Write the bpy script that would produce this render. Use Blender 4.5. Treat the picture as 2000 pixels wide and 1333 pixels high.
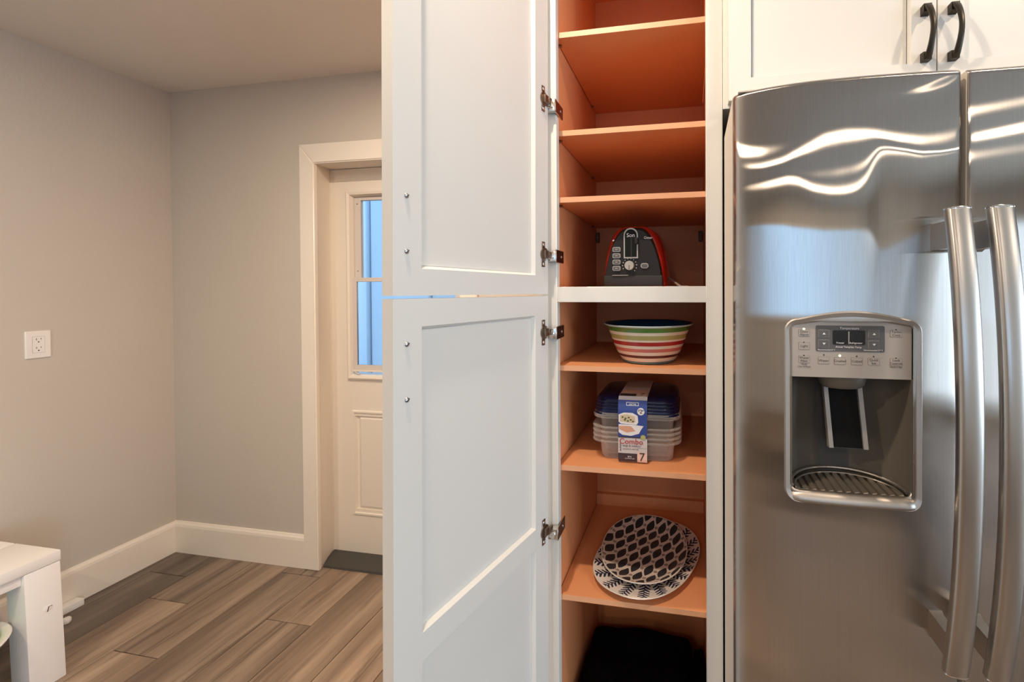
import bpy, bmesh, math, random
from math import sin, cos, pi, sqrt, atan2, radians
from mathutils import Vector, Matrix

random.seed(7)
for o in list(bpy.data.objects):
    bpy.data.objects.remove(o, do_unlink=True)
SC = bpy.context.scene
COL = SC.collection

# ------------------------------------------------------------------ camera
CAM_H = 1.3975
cam_d = bpy.data.cameras.new('camera'); cam = bpy.data.objects.new('camera', cam_d); COL.objects.link(cam)
cam_d.sensor_fit = 'HORIZONTAL'; cam_d.sensor_width = 36.0
cam_d.lens = 803.76 / 2000 * 36.0
cam_d.shift_x = -(1209.15 - 1000) / 2000
cam_d.shift_y = -(666.5 - 570.63) / 2000
cam_d.clip_start = 0.02
_yaw, _pit, _rol = 0.170197, -0.010652, -0.004261
_f = Vector((-sin(_yaw) * cos(_pit), cos(_yaw) * cos(_pit), sin(_pit)))
_r = Vector((cos(_yaw), sin(_yaw), 0)); _u = _r.cross(_f)
_r2 = _r * cos(_rol) + _u * sin(_rol); _u2 = -_r * sin(_rol) + _u * cos(_rol)
cam.matrix_world = Matrix(((_r2.x, _u2.x, -_f.x, 0), (_r2.y, _u2.y, -_f.y, 0), (_r2.z, _u2.z, -_f.z, CAM_H), (0, 0, 0, 1)))
SC.camera = cam

# ------------------------------------------------------------------ world, view, lights
SKY = (0.44, 0.68, 1.0); SKY_STRENGTH = 2.2
CAN_COL = (1.0, 0.81, 0.62); CAN_W = 15.0
WIN_COL = (0.72, 0.87, 1.0); WIN_W = 2.3; WIN1_COL = (.50, .75, 1.0)
WIN2 = (-2.9, -0.2, 0.10, 2.10); WIN2_W = 135.0        # patio door in the right wall: y0,y1,z0,z1
EXPOSURE = 0.0
CEIL = 2.44
WX0, WX1, WY0, WY1 = -2.7126, 4.4, -3.3, 1.7563       # room
WIN = (-1.3, 1.5, 1.02, 1.95)                          # kitchen window in the wall behind the camera: x0,x1,z0,z1
CANS = [(-1.02, 0.78, 1.75), (-1.55, -0.55, 1.3), (-0.32, 0.33, 1.0), (0.95, 0.33, .55), (2.6, -1.2, 1.), (-0.35, -1.55, .34), (0.85, -1.55, .34), (-0.35, -2.65, .55), (0.85, -2.65, .55)]  # cans left of the camera and near the patio door are added fill

w = bpy.data.worlds.new('sky'); SC.world = w; w.use_nodes = True
w.node_tree.nodes['Background'].inputs[0].default_value = (*SKY, 1)
w.node_tree.nodes['Background'].inputs[1].default_value = SKY_STRENGTH
SC.view_settings.view_transform = 'Standard'
SC.view_settings.look = 'None'
SC.view_settings.gamma = 1.0
SC.view_settings.use_curve_mapping = False
SC.view_settings.exposure = EXPOSURE
try:
    SC.cycles.use_denoising = True
    SC.cycles.max_bounces = 10
    SC.cycles.diffuse_bounces = 6
    SC.cycles.transparent_max_bounces = 16
    SC.cycles.sample_clamp_indirect = 6.0
    SC.cycles.caustics_reflective = False
    SC.cycles.caustics_refractive = False
except Exception:
    pass

def area(name, loc, rot, sx, sy, power, col, shape='RECTANGLE'):
    d = bpy.data.lights.new(name, 'AREA'); d.shape = shape; d.size = sx; d.size_y = sy
    d.energy = power; d.color = col
    o = bpy.data.objects.new(name, d); COL.objects.link(o); o.location = loc; o.rotation_euler = rot
    return o
area('window_daylight', ((WIN[0] + WIN[1]) / 2, WY0 - 0.10, (WIN[2] + WIN[3]) / 2), (radians(90), 0, 0),
     WIN[1] - WIN[0] - .1, WIN[3] - WIN[2] - .1, WIN_W, WIN1_COL)

area('patio_daylight', (WX1 + 0.10, (WIN2[0] + WIN2[1]) / 2, (WIN2[2] + WIN2[3]) / 2), (radians(90), 0, radians(90)),
     WIN2[1] - WIN2[0] - .1, WIN2[3] - WIN2[2] - .1, WIN2_W, WIN_COL)

# ------------------------------------------------------------------ materials
MATS = {}
def mat(name, col=(.8, .8, .8), rough=.5, metal=0., spec=.5, **k):
    if name in MATS: return MATS[name]
    m = bpy.data.materials.new(name); m.use_nodes = True
    b = m.node_tree.nodes['Principled BSDF']
    b.inputs['Base Color'].default_value = (*col, 1)
    b.inputs['Roughness'].default_value = rough
    b.inputs['Metallic'].default_value = metal
    b.inputs['Specular IOR Level'].default_value = spec
    for a, v in k.items():
        b.inputs[a.replace('_', ' ')].default_value = v
    MATS[name] = m
    return m
class NT:
    def __init__(s, m): s.t = m.node_tree; s.n = s.t.nodes; s.l = s.t.links; s.b = s.n['Principled BSDF']
    def new(s, typ, **k):
        n = s.n.new(typ)
        for a, v in k.items(): setattr(n, a, v)
        return n
    def link(s, a, b): s.l.new(a, b)
    def m(s, op, *args):
        n = s.n.new('ShaderNodeMath'); n.operation = op
        for i, a in enumerate(args):
            if isinstance(a, (int, float)): n.inputs[i].default_value = a
            else: s.l.new(a, n.inputs[i])
        return n.outputs[0]
    def mix(s, fac, a, b):
        n = s.n.new('ShaderNodeMix'); n.data_type = 'RGBA'
        for i, x in ((0, fac), (6, a), (7, b)):
            if isinstance(x, (int, float)): n.inputs[i].default_value = x
            elif isinstance(x, tuple): n.inputs[i].default_value = (*x, 1) if len(x) == 3 else x
            else: s.l.new(x, n.inputs[i])
        return n.outputs[2]
    def ramp(s, fac, stops, interp='LINEAR'):
        n = s.n.new('ShaderNodeValToRGB'); n.color_ramp.interpolation = interp
        e = n.color_ramp.elements
        while len(e) > len(stops): e.remove(e[-1])
        while len(e) < len(stops): e.new(.5)
        for x, (p, c) in zip(e, stops): x.position = p; x.color = (*c, 1)
        s.l.new(fac, n.inputs[0]); return n.outputs[0]
    def obj(s, scale=(1, 1, 1)):
        tc = s.n.new('ShaderNodeTexCoord'); mp = s.n.new('ShaderNodeMapping'); mp.inputs['Scale'].default_value = scale
        s.l.new(tc.outputs['Object'], mp.inputs[0]); return mp.outputs[0]
    def noise(s, vec, scale, detail=3, rough=.5):
        n = s.n.new('ShaderNodeTexNoise'); n.inputs['Scale'].default_value = scale; n.inputs['Detail'].default_value = detail
        n.inputs['Roughness'].default_value = rough; s.l.new(vec, n.inputs['Vector']); return n.outputs['Fac']
    def bump(s, h, strength, dist):
        n = s.n.new('ShaderNodeBump'); n.inputs['Strength'].default_value = strength; n.inputs['Distance'].default_value = dist
        s.l.new(h, n.inputs['Height']); s.l.new(n.outputs[0], s.b.inputs['Normal'])

def textured(name, col, rough, nscale=300, bstr=.15, bdist=.001, var=.04, stretch=(1, 1, 1), spec=.5):
    if name in MATS: return MATS[name]
    m = mat(name, col, rough, spec=spec); t = NT(m)
    v = t.obj(stretch); n = t.noise(v, nscale, 4)
    t.bump(n, bstr, bdist)
    n2 = t.noise(t.obj(stretch), nscale * .05, 3)
    c0 = tuple(c * (1 - var) for c in col); c1 = tuple(min(1, c * (1 + var)) for c in col)
    t.link(t.mix(n2, c0, c1), t.b.inputs['Base Color'])
    return m

M_WALL = textured('wall_paint', (.54, .505, .455), .75, 120, .25, .002, .02, spec=.3)
M_CEIL = textured('ceiling_paint', (.72, .70, .66), .85, 90, .4, .003, .02, spec=.2)
M_TRIM = textured('trim_paint', (.78, .735, .66), .35, 60, .05, .001, .02)
M_CAB = textured('cabinet_paint', (.70, .68, .635), .38, 90, .05, .001, .015)
M_DOORP = textured('entry_door_paint', (.74, .69, .61), .4, 60, .06, .001, .02)
M_BENCH = textured('white_bench_paint', (.83, .83, .82), .5, 30, .25, .002, .03, (1, .15, 1))
M_VINYL = mat('vinyl_sash', (.60, .56, .53), .45)
M_BLACK = mat('oil_rubbed_bronze', (.035, .027, .018), .38, .6)
M_NICKEL = mat('bright_nickel', (.75, .72, .68), .22, 1.)
M_DKMETAL = mat('dull_metal', (.30, .24, .19), .35, 1.)
M_SCREW = mat('zinc_screw', (.55, .55, .56), .3, 1.)
M_RUBBER = mat('dark_threshold', (.055, .052, .048), .6)
M_OUTLET = mat('white_plastic', (.80, .79, .77), .35)
M_HOLE = mat('dark_slot', (.01, .01, .01), .8)
M_GASKET = mat('grey_gasket', (.10, .095, .09), .7)
M_FRSIDE = textured('fridge_side_grey', (.58, .53, .47), .5, 400, .2, .0008, .02)

def wood_mat():
    m = mat('orange_birch_veneer', (.68, .295, .135), .55, spec=.22); t = NT(m)
    v = t.obj((1, 1, 1)); n = t.noise(t.obj((3, 14, 3)), 6, 5, .6)
    n2 = t.noise(v, 3, 2)
    c = t.mix(n, (.62, .262, .115), (.74, .33, .155))
    c = t.mix(n2, c, (.69, .295, .132))
    t.link(c, t.b.inputs['Base Color']); t.bump(n, .08, .0006)
    return m
M_WOOD = wood_mat()
M_EDGE = textured('veneer_edge', (.74, .37, .20), .45, 60, .05, .0005, .03)

def floor_mat():
    m = mat('wood_look_plank', (.25, .18, .12), .36); t = NT(m)
    info = t.new('ShaderNodeObjectInfo')
    tc = t.new('ShaderNodeTexCoord')
    off = t.new('ShaderNodeVectorMath', operation='SCALE'); comb = t.new('ShaderNodeCombineXYZ')
    t.link(info.outputs['Random'], comb.inputs[0]); t.link(info.outputs['Random'], comb.inputs[1]); t.link(info.outputs['Random'], comb.inputs[2])
    t.link(comb.outputs[0], off.inputs[0]); off.inputs['Scale'].default_value = 37.0
    add = t.new('ShaderNodeVectorMath', operation='ADD'); t.link(tc.outputs['Object'], add.inputs[0]); t.link(off.outputs[0], add.inputs[1])
    def mapped(s):
        mp = t.new('ShaderNodeMapping'); mp.inputs['Scale'].default_value = s; t.link(add.outputs[0], mp.inputs[0]); return mp.outputs[0]
    big = t.noise(mapped((9, .9, 1)), 1.0, 4, .6)
    fine = t.noise(mapped((60, 3.0, 1)), 1.5, 4, .6)
    streak = t.noise(mapped((13, .8, 1)), 1.3, 6, .68)
    base = t.ramp(big, [(.28, (.085, .062, .046)), (.48, (.195, .143, .105)), (.68, (.36, .275, .205))])
    dark = t.m('SMOOTH_MIN', t.m('MAXIMUM', t.m('MULTIPLY', t.m('SUBTRACT', streak, .535), 10.), 0.), 1., .1)
    c = t.mix(t.m('MULTIPLY', dark, .84), base, (.075, .048, .034))
    c = t.mix(t.m('MULTIPLY', fine, .30), c, (.33, .245, .175))
    hue = info.outputs['Color']
    mul = t.new('ShaderNodeMix', data_type='RGBA', blend_type='MULTIPLY'); mul.inputs[0].default_value = 1
    t.link(c, mul.inputs[6]); t.link(hue, mul.inputs[7])
    t.link(mul.outputs[2], t.b.inputs['Base Color'])
    t.bump(fine, .12, .001)
    return m
M_FLOOR = floor_mat()
M_GROUT = mat('plank_joint', (.06, .045, .035), .9)

def steel_mat(name='brushed_steel', rough=.028, aniso=-.84, col=(.50, .465, .43)):
    """vertically brushed stainless steel: highlights smear sideways"""
    m = bpy.data.materials.new(name); m.use_nodes = True; n = m.node_tree.nodes; l = m.node_tree.links; n.clear()
    o = n.new('ShaderNodeOutputMaterial'); g = n.new('ShaderNodeBsdfAnisotropic'); g.distribution = 'BECKMANN'
    g.inputs['Roughness'].default_value = sqrt(rough); g.inputs['Anisotropy'].default_value = aniso
    tg = n.new('ShaderNodeTangent'); tg.direction_type = 'UV_MAP'; tg.uv_map = 'UVMap'; l.new(tg.outputs[0], g.inputs['Tangent'])
    tc = n.new('ShaderNodeTexCoord'); mp = n.new('ShaderNodeMapping'); mp.inputs['Scale'].default_value = (900, 900, 6); l.new(tc.outputs['Object'], mp.inputs[0])
    ns = n.new('ShaderNodeTexNoise'); ns.inputs['Scale'].default_value = 1.; l.new(mp.outputs[0], ns.inputs['Vector'])
    r = n.new('ShaderNodeValToRGB'); e = r.color_ramp.elements; e[0].position = .3; e[1].position = .7
    e[0].color = (*(c * .95 for c in col), 1); e[1].color = (*(c * 1.04 for c in col), 1)
    l.new(ns.outputs['Fac'], r.inputs[0]); l.new(r.outputs[0], g.inputs['Color'])
    l.new(g.outputs[0], o.inputs[0]); return m
M_STEEL = steel_mat()
M_HANDLE = mat('satin_handle', (.50, .47, .435), .30, 1.)
M_CHROME = mat('polished_edge', (.80, .78, .76), .1, 1.)
M_BEZEL = mat('satin_bezel', (.50, .455, .41), .42, 1.)
M_PANEL = mat('silver_panel', (.42, .37, .325), .42, .25)
M_CAVITY = mat('dispenser_grey', (.15, .13, .105), .42, .25, .3)
M_PADDLE = mat('paddle_grey', (.36, .33, .30), .35, .3)
M_PADBLK = mat('paddle_black', (.007, .007, .007), .6, 0, .1)
M_DISP = mat('display_surround', (.10, .097, .098), .5)
M_DISPBLK = mat('display_black', (.006, .006, .007), .2)
M_PRINTW = mat('print_white', (.80, .79, .80), .5)
M_PRINTG = mat('print_grey', (.10, .085, .075), .6)
M_PRINTL = mat('print_light_grey', (.30, .28, .27), .6)
def emis(name, col, s):
    m = mat(name, col, .5); b = m.node_tree.nodes['Principled BSDF']
    b.inputs['Emission Color'].default_value = (*col, 1); b.inputs['Emission Strength'].default_value = s; return m
M_LED = emis('green_led', (.72, 1.0, .50), 3.0)
M_CANLIT = emis('lamp_diffuser', (1., .80, .58), 6.)

def glass_mat():
    m = bpy.data.materials.new('window_glass'); m.use_nodes = True; t = m.node_tree; t.nodes.clear()
    o = t.nodes.new('ShaderNodeOutputMaterial'); mx = t.nodes.new('ShaderNodeMixShader')
    a = t.nodes.new('ShaderNodeBsdfTransparent'); g = t.nodes.new('ShaderNodeBsdfGlossy'); g.inputs['Roughness'].default_value = .02
    f = t.nodes.new('ShaderNodeFresnel'); f.inputs[0].default_value = 1.3
    t.links.new(f.outputs[0], mx.inputs[0]); t.links.new(a.outputs[0], mx.inputs[1]); t.links.new(g.outputs[0], mx.inputs[2])
    t.links.new(mx.outputs[0], o.inputs[0]); return m
M_GLASS = glass_mat()
def thin_plastic(name, tint, alpha, rough=.15, coat=(1, 1, 1)):
    m = bpy.data.materials.new(name); m.use_nodes = True; t = m.node_tree; t.nodes.clear()
    o = t.nodes.new('ShaderNodeOutputMaterial'); mx = t.nodes.new('ShaderNodeMixShader')
    a = t.nodes.new('ShaderNodeBsdfTransparent'); a.inputs[0].default_value = (*tint, 1)
    p = t.nodes.new('ShaderNodeBsdfPrincipled'); p.inputs['Base Color'].default_value = (*coat, 1); p.inputs['Roughness'].default_value = rough
    lw = t.nodes.new('ShaderNodeLayerWeight'); lw.inputs[0].default_value = .45
    mr = t.nodes.new('ShaderNodeMapRange'); mr.inputs['To Min'].default_value = alpha; mr.inputs['To Max'].default_value = min(1, alpha + .55)
    t.links.new(lw.outputs['Facing'], mr.inputs['Value'])
    t.links.new(mr.outputs[0], mx.inputs[0]); t.links.new(a.outputs[0], mx.inputs[1]); t.links.new(p.outputs[0], mx.inputs[2])
    t.links.new(mx.outputs[0], o.inputs[0]); return m
M_CLEAR = thin_plastic('clear_plastic', (.93, .90, .87), .16, .12, (.80, .74, .70))
M_NAVY = thin_plastic('navy_plastic', (.015, .03, .11), .88, .18, (.0035, .008, .045))

# ------------------------------------------------------------------ mesh helpers
def link(o, parent=None):
    COL.objects.link(o)
    if parent is not None: o.parent = parent
    return o
def tag(o, label=None, cat=None, group=None, kind=None):
    for k, v in (('label', label), ('category', cat), ('group', group), ('kind', kind)):
        if v: o[k] = v
    return o
def thing(name, label, cat, loc=(0, 0, 0), group=None, rot=(0, 0, 0)):
    o = bpy.data.objects.new(name, None); o.empty_display_size = .05
    o.location = loc; o.rotation_euler = rot; link(o); return tag(o, label, cat, group)

class B:
    """collects shapes in a bmesh; build() links ONE mesh object"""
    def __init__(s): s.bm = bmesh.new(); s.mi = 0
    def _mark(s, faces):
        for f in faces: f.material_index = s.mi
    def box(s, x0, x1, y0, y1, z0, z1, bev=0., seg=2, M=None):
        r = bmesh.ops.create_cube(s.bm, size=1)
        vs = r['verts']
        for v in vs:
            v.co = Vector(((x0 + x1) / 2 + v.co.x * (x1 - x0), (y0 + y1) / 2 + v.co.y * (y1 - y0), (z0 + z1) / 2 + v.co.z * (z1 - z0)))
        fs = set(f for v in vs for f in v.link_faces)
        if bev > 0:
            es = list(set(e for v in vs for e in v.link_edges))
            rr = bmesh.ops.bevel(s.bm, geom=es, offset=bev, segments=seg, profile=.6, affect='EDGES')
            fs = set(f for f in fs if f.is_valid) | set(rr['faces']); vs = list(set(v for f in fs for v in f.verts))
        s._mark(fs)
        if M is not None:
            for v in vs: v.co = M @ v.co
        return vs
    def poly(s, outline, axis, a0, a1, M=None):
        """extrude a 2-d outline along axis (0,1,2) from a0 to a1"""
        def P(p, a):
            q = [0, 0, 0]; o = [i for i in range(3) if i != axis]; q[o[0]], q[o[1]] = p; q[axis] = a; return Vector(q)
        A = [s.bm.verts.new(P(p, a0)) for p in outline]; C = [s.bm.verts.new(P(p, a1)) for p in outline]
        n = len(outline); fs = [s.bm.faces.new(A), s.bm.faces.new(C[::-1])]
        for i in range(n): fs.append(s.bm.faces.new((A[i], C[i], C[(i + 1) % n], A[(i + 1) % n])))
        s._mark(fs)
        if M is not None:
            for v in A + C: v.co = M @ v.co
        return A + C
    def loft(s, rings, close=True, cap0=True, cap1=True, M=None, mis=None):
        R = [[s.bm.verts.new(Vector(p)) for p in ring] for ring in rings]
        n = len(R[0]); fs = []
        for i in range(len(R) - 1):
            for j in range(n if close else n - 1):
                f = s.bm.faces.new((R[i][j], R[i][(j + 1) % n], R[i + 1][(j + 1) % n], R[i + 1][j]))
                f.material_index = mis[i] if mis else s.mi
                fs.append(f)
        for c, k in ((cap0, 0), (cap1, -1)):
            if c and n > 2:
                f = s.bm.faces.new(R[k][::-1] if k == 0 else R[k]); f.material_index = (mis[0 if k == 0 else -1] if mis else s.mi)
        if M is not None:
            for r in R:
                for v in r: v.co = M @ v.co
        return R
    def lathe(s, prof, c=(0, 0, 0), n=48, sx=1., sy=1., M=None, mis=None, cap0=False, cap1=False):
        rings = [[(c[0] + r * sx * cos(2 * pi * j / n), c[1] + r * sy * sin(2 * pi * j / n), c[2] + z) for j in range(n)] for r, z in prof]
        return s.loft(rings, True, cap0, cap1, M, mis)
    def cyl(s, p0, p1, r0, r1=None, n=20):
        r1 = r0 if r1 is None else r1
        p0, p1 = Vector(p0), Vector(p1); d = (p1 - p0).normalized()
        a = d.orthogonal().normalized(); b = d.cross(a)
        s.loft([[p + (a * cos(2 * pi * j / n) + b * sin(2 * pi * j / n)) * r for j in range(n)] for p, r in ((p0, r0), (p1, r1))])
    def tube(s, pts, r, n=10, closed=False):
        pts = [Vector(p) for p in pts]; rings = []
        N = len(pts); up = Vector((0.13, .2, 1)).normalized()
        for i, p in enumerate(pts):
            d = (pts[(i + 1) % N] - pts[i - 1]) if closed else (pts[min(i + 1, N - 1)] - pts[max(i - 1, 0)])
            d.normalize(); a = d.cross(up)
            if a.length < 1e-4: a = d.orthogonal()
            a.normalize(); b = a.cross(d)
            rings.append([p + (a * cos(2 * pi * j / n) + b * sin(2 * pi * j / n)) * r for j in range(n)])
        if closed: rings.append(rings[0])
        s.loft(rings, True, not closed, not closed)
    def dome(s, c, r, axis=(0, -1, 0), h=None, n=16, m=4):
        h = r if h is None else h
        d = Vector(axis).normalized(); a = d.orthogonal().normalized(); b = d.cross(a); c = Vector(c)
        rings = []
        for i in range(m + 1):
            t = i / m * pi / 2 * .98
            rings.append([c + d * h * sin(t) + (a * cos(2 * pi * j / n) + b * sin(2 * pi * j / n)) * r * cos(t) for j in range(n)])
        s.loft(rings)
    def build(s, name, mats, parent=None, smooth=False, loc=None, fix=True, sub=0, angle=40):
        if fix: bmesh.ops.recalc_face_normals(s.bm, faces=s.bm.faces)
        me = bpy.data.meshes.new(name); s.bm.to_mesh(me); s.bm.free()
        for m in (mats if isinstance(mats, (list, tuple)) else [mats]): me.materials.append(m)
        if smooth:
            me.polygons.foreach_set('use_smooth', [True] * len(me.polygons))
            try: me.set_sharp_from_angle(angle=radians(angle))
            except Exception: pass
        o = bpy.data.objects.new(name, me); link(o, parent)
        if loc is not None: o.location = loc
        if sub:
            md = o.modifiers.new('sub', 'SUBSURF'); md.levels = sub; md.render_levels = sub
        return o
def dup(o, loc, parent=None):
    c = o.copy(); COL.objects.link(c); c.location = loc
    if parent is not None: c.parent = parent
    return c
def rrect(x0, x1, z0, z1, r, n=5):
    pts = []
    for cx, cz, a in ((x1 - r, z1 - r, 0), (x0 + r, z1 - r, 90), (x0 + r, z0 + r, 180), (x1 - r, z0 + r, 270)):
        for i in range(n + 1):
            t = radians(a + 90 * i / n); pts.append((cx + r * cos(t), cz + r * sin(t)))
    return pts
_tm = {}
def text_mesh(s, size, align='CENTER', ext=.0003):
    k = (s, size, align, ext)
    if k in _tm: return _tm[k]
    cu = bpy.data.curves.new('txt', 'FONT'); cu.body = s; cu.size = size; cu.align_x = align; cu.align_y = 'CENTER'; cu.extrude = ext
    cu.resolution_u = 3
    o = bpy.data.objects.new('txt', cu); COL.objects.link(o)
    bpy.context.view_layer.update()
    me = bpy.data.meshes.new_from_object(o.evaluated_get(bpy.context.evaluated_depsgraph_get()))
    bpy.data.objects.remove(o); bpy.data.curves.remove(cu); _tm[k] = me; return me
def lettering(items, name, material, parent, Mbase=None, ext=.0003):
    """items: (text, x, z, y, size[, align]) upright text facing -y, joined into one mesh"""
    bm = bmesh.new()
    for it in items:
        t, x, z, y, size = it[:5]; al = it[5] if len(it) > 5 else 'CENTER'
        me = text_mesh(t, size, al, ext); n0 = len(bm.verts); bm.from_mesh(me); bm.verts.ensure_lookup_table()
        for v in bm.verts[n0:]:
            v.co = Vector((x + v.co.x, y - v.co.z, z + v.co.y))
            if Mbase is not None: v.co = Mbase @ v.co
    me = bpy.data.meshes.new(name); bm.to_mesh(me); bm.free(); me.materials.clear(); me.materials.append(material)
    o = bpy.data.objects.new(name, me); o['kind'] = 'stuff'; return link(o, parent)

def structure(o, label=None):
    o['kind'] = 'structure'
    if label: o['label'] = label
    return o

# ================================================================== THE ROOM
T = .15
b = B(); b.box(WX0 - T, WX1 + T, WY0 - T, WY1 + .16, -.12, -.006)
floor = structure(b.build('floor', M_GROUT), 'floor of wood-look planks running towards the back door')
# planks: rows along y, staggered
ROWX = [-2.7126, -2.637, -2.42, -2.205, -1.989, -1.768, -1.552, -1.331, -1.112, -.893, -.675, -.456, -.24, -.02, .20, .42, .64, .86, 1.08, 1.30, 1.52, 1.74]
ENDS = {1: 1.60, 2: 1.462, 3: 1.224, 4: 1.703, 5: 1.449, 6: 1.195, 7: 1.62, 8: 1.05, 9: 1.4, 10: .9, 11: 1.3, 0: 1.1}
PLEN = 1.22
TINT = {(0, 0): .62, (1, 0): .60, (1, 1): .62, (2, 0): .82, (2, 1): 1.10, (3, 0): 1.02, (3, 1): 1.18, (4, 0): .85, (4, 1): .92, (5, 0): 1.15, (5, 1): .98, (6, 0): 1.12, (6, 1): 1.05, (7, 0): 1.22, (7, 1): 1.2}
pid = 0
for i in range(len(ROWX) - 1):
    x0, x1 = ROWX[i], ROWX[i + 1]
    e = ENDS.get(i, 1.2)
    cuts = [WY1 + .05 if -1.9 < (x0 + x1) / 2 < -1.0 else WY1]
    y = e
    while y > -1.2: cuts.append(y); y -= PLEN
    cuts.append(max(y, -2.2))
    for a, c in zip(cuts[:-1], cuts[1:]):
        if a - c < .03: continue
        g = .0013
        bb = B(); bb.box(x0 + g - (x0 + x1) / 2, x1 - g - (x0 + x1) / 2, -(a - c) / 2 + g, (a - c) / 2 - g, -.006, 0.0, .0011, 1)
        v_ = TINT.get((i, cuts.index(a)), random.uniform(.8, 1.2))
        o = bb.build('plank', M_FLOOR, floor); o.color = (v_ ** 1.1, v_, v_ ** .9, 1); o.location = ((x0 + x1) / 2, (a + c) / 2, random.uniform(-.0004, .0))
# remaining floor out of view (right of the cabinets and behind the camera) in broad boards
k = 0
for (x0, x1, y0, y1) in ((1.74, WX1, WY0, WY1), (WX0, 1.74, WY0, -2.2)):
    bb = B(); bb.box(x0, x1, y0, y1, -.006, -.0006); bb.build('board', M_FLOOR, floor)

b = B(); b.box(WX0 - T, WX1 + T, WY0 - T, WY1 + T, CEIL, CEIL + .1); structure(b.build('ceiling', M_CEIL), 'plain painted ceiling')
b = B(); b.box(WX0 - T, WX0, WY0 - T, WY1 + T, -.1, CEIL); wl = structure(b.build('wall_left', M_WALL), 'grey-beige painted left wall')
b = B(); b.box(WX1, WX1 + T, WY0 - T, WIN2[0], -.1, CEIL); b.box(WX1, WX1 + T, WIN2[1], WY1 + T, -.1, CEIL)
b.box(WX1, WX1 + T, WIN2[0], WIN2[1], -.1, WIN2[2]); b.box(WX1, WX1 + T, WIN2[0], WIN2[1], WIN2[3], CEIL)
structure(b.build('wall_right', M_WALL), 'right wall with a glazed patio door')
b = B()
for y in (WIN2[0], (WIN2[0] + WIN2[1]) / 2 - .03, WIN2[1] - .06): b.box(WX1 - .02, WX1 + .06, y, y + .06, WIN2[2], WIN2[3])
for z in (WIN2[2], WIN2[3] - .06): b.box(WX1 - .02, WX1 + .06, WIN2[0], WIN2[1], z, z + .06)
pat = structure(b.build('door_2', M_TRIM), 'glazed patio door on the right, outside the frame')
b = B(); b.box(WX1 + .031, WX1 + .035, WIN2[0] + .03, WIN2[1] - .03, WIN2[2] + .03, WIN2[3] - .03); b.build('glass_pane', M_GLASS, pat)
# back wall with the door opening
DX0, DX1, DZ1 = -1.859, -0.995, 2.022        # slab opening
CI0, CI1, CZ = -1.815, -1.040, 2.012         # casing opening
b = B(); b.box(WX0 - T, DX0 - .02, WY1, WY1 + T, -.1, CEIL); b.box(DX1 + .02, WX1 + T, WY1, WY1 + T, -.1, CEIL); b.box(DX0 - .02, DX1 + .02, WY1, WY1 + T, DZ1 + .02, CEIL)
structure(b.build('wall_back', M_WALL), 'grey-beige painted wall around the back door')
# wall behind the camera with its window
b = B()
b.box(WX0 - T, WIN[0], WY0 - T, WY0, -.1, CEIL); b.box(WIN[1], WX1 + T, WY0 - T, WY0, -.1, CEIL)
b.box(WIN[0], WIN[1], WY0 - T, WY0, -.1, WIN[2]); b.box(WIN[0], WIN[1], WY0 - T, WY0, WIN[3], CEIL)
structure(b.build('wall_front', M_WALL), 'wall behind the camera')
b = B()
for x in (WIN[0], (WIN[0] + WIN[1]) / 2 - .03, WIN[1] - .06): b.box(x, x + .06, WY0 - .06, WY0 + .02, WIN[2], WIN[3])
b.box(WIN[0], WIN[1], WY0 - .06, WY0 + .02, WIN[2], WIN[2] + .06); b.box(WIN[0], WIN[1], WY0 - .06, WY0 + .02, WIN[3] - .06, WIN[3])
win = structure(b.build('window_1', M_TRIM), 'wide window behind the camera')
b = B(); b.box(WIN[0] + .03, WIN[1] - .03, WY0 - .035, WY0 - .031, WIN[2] + .03, WIN[3] - .03); b.build('glass_pane', M_GLASS, win)

# baseboards
def baseboard(name, along, a0, a1, pos, sgn, label):
    prof = [(0, 0), (.0145, 0), (.0145, .138), (.012, .150), (.0075, .157), (.0055, .162), (0, .163)]
    b = B()
    if along == 'y': b.poly([(pos + sgn * d, z) for d, z in prof], 1, a0, a1)
    else: b.poly([(pos + sgn * d, z) for d, z in prof], 0, a0, a1)
    structure(b.build(name, M_TRIM), label)
baseboard('baseboard_left', 'y', WY0, WY1, WX0, 1, 'tall white baseboard along the left wall')
baseboard('baseboard_back', 'x', WX0 + .0145, -1.8955, WY1, -1, 'tall white baseboard left of the back door')

# back door: casing, jamb, slab with a window
door = structure(thing('door_1', None, None)); door['label'] = 'off-white entry door with a half window in a deep white frame'
def casing_strip(bb, pts2d, depth=.02):
    pass
b = B()
# three casing boards with mitred corners, flat with eased inner edge
xo0, xo1, zo = -1.8975, CI1 + .0825, 2.1085
yF = WY1 - .02
def quad_board(bb, o):
    """o: four (x,z) corners, front at yF"""
    vs = bb.poly(o, 1, yF, WY1 + .001)
quad_board(b, [(xo0, 0), (CI0, 0), (CI0, CZ), (xo0, zo)])
quad_board(b, [(xo0, zo), (CI0, CZ), (CI1, CZ), (xo1, zo)])
quad_board(b, [(CI1, 0), (xo1, 0), (xo1, zo), (CI1, CZ)])
bmesh.ops.bevel(b.bm, geom=[e for e in b.bm.edges if abs(e.verts[0].co.y - yF) < 1e-5 and abs(e.verts[1].co.y - yF) < 1e-5], offset=.005, segments=3, affect='EDGES')
b.build('casing', M_TRIM, door, smooth=True)
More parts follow.
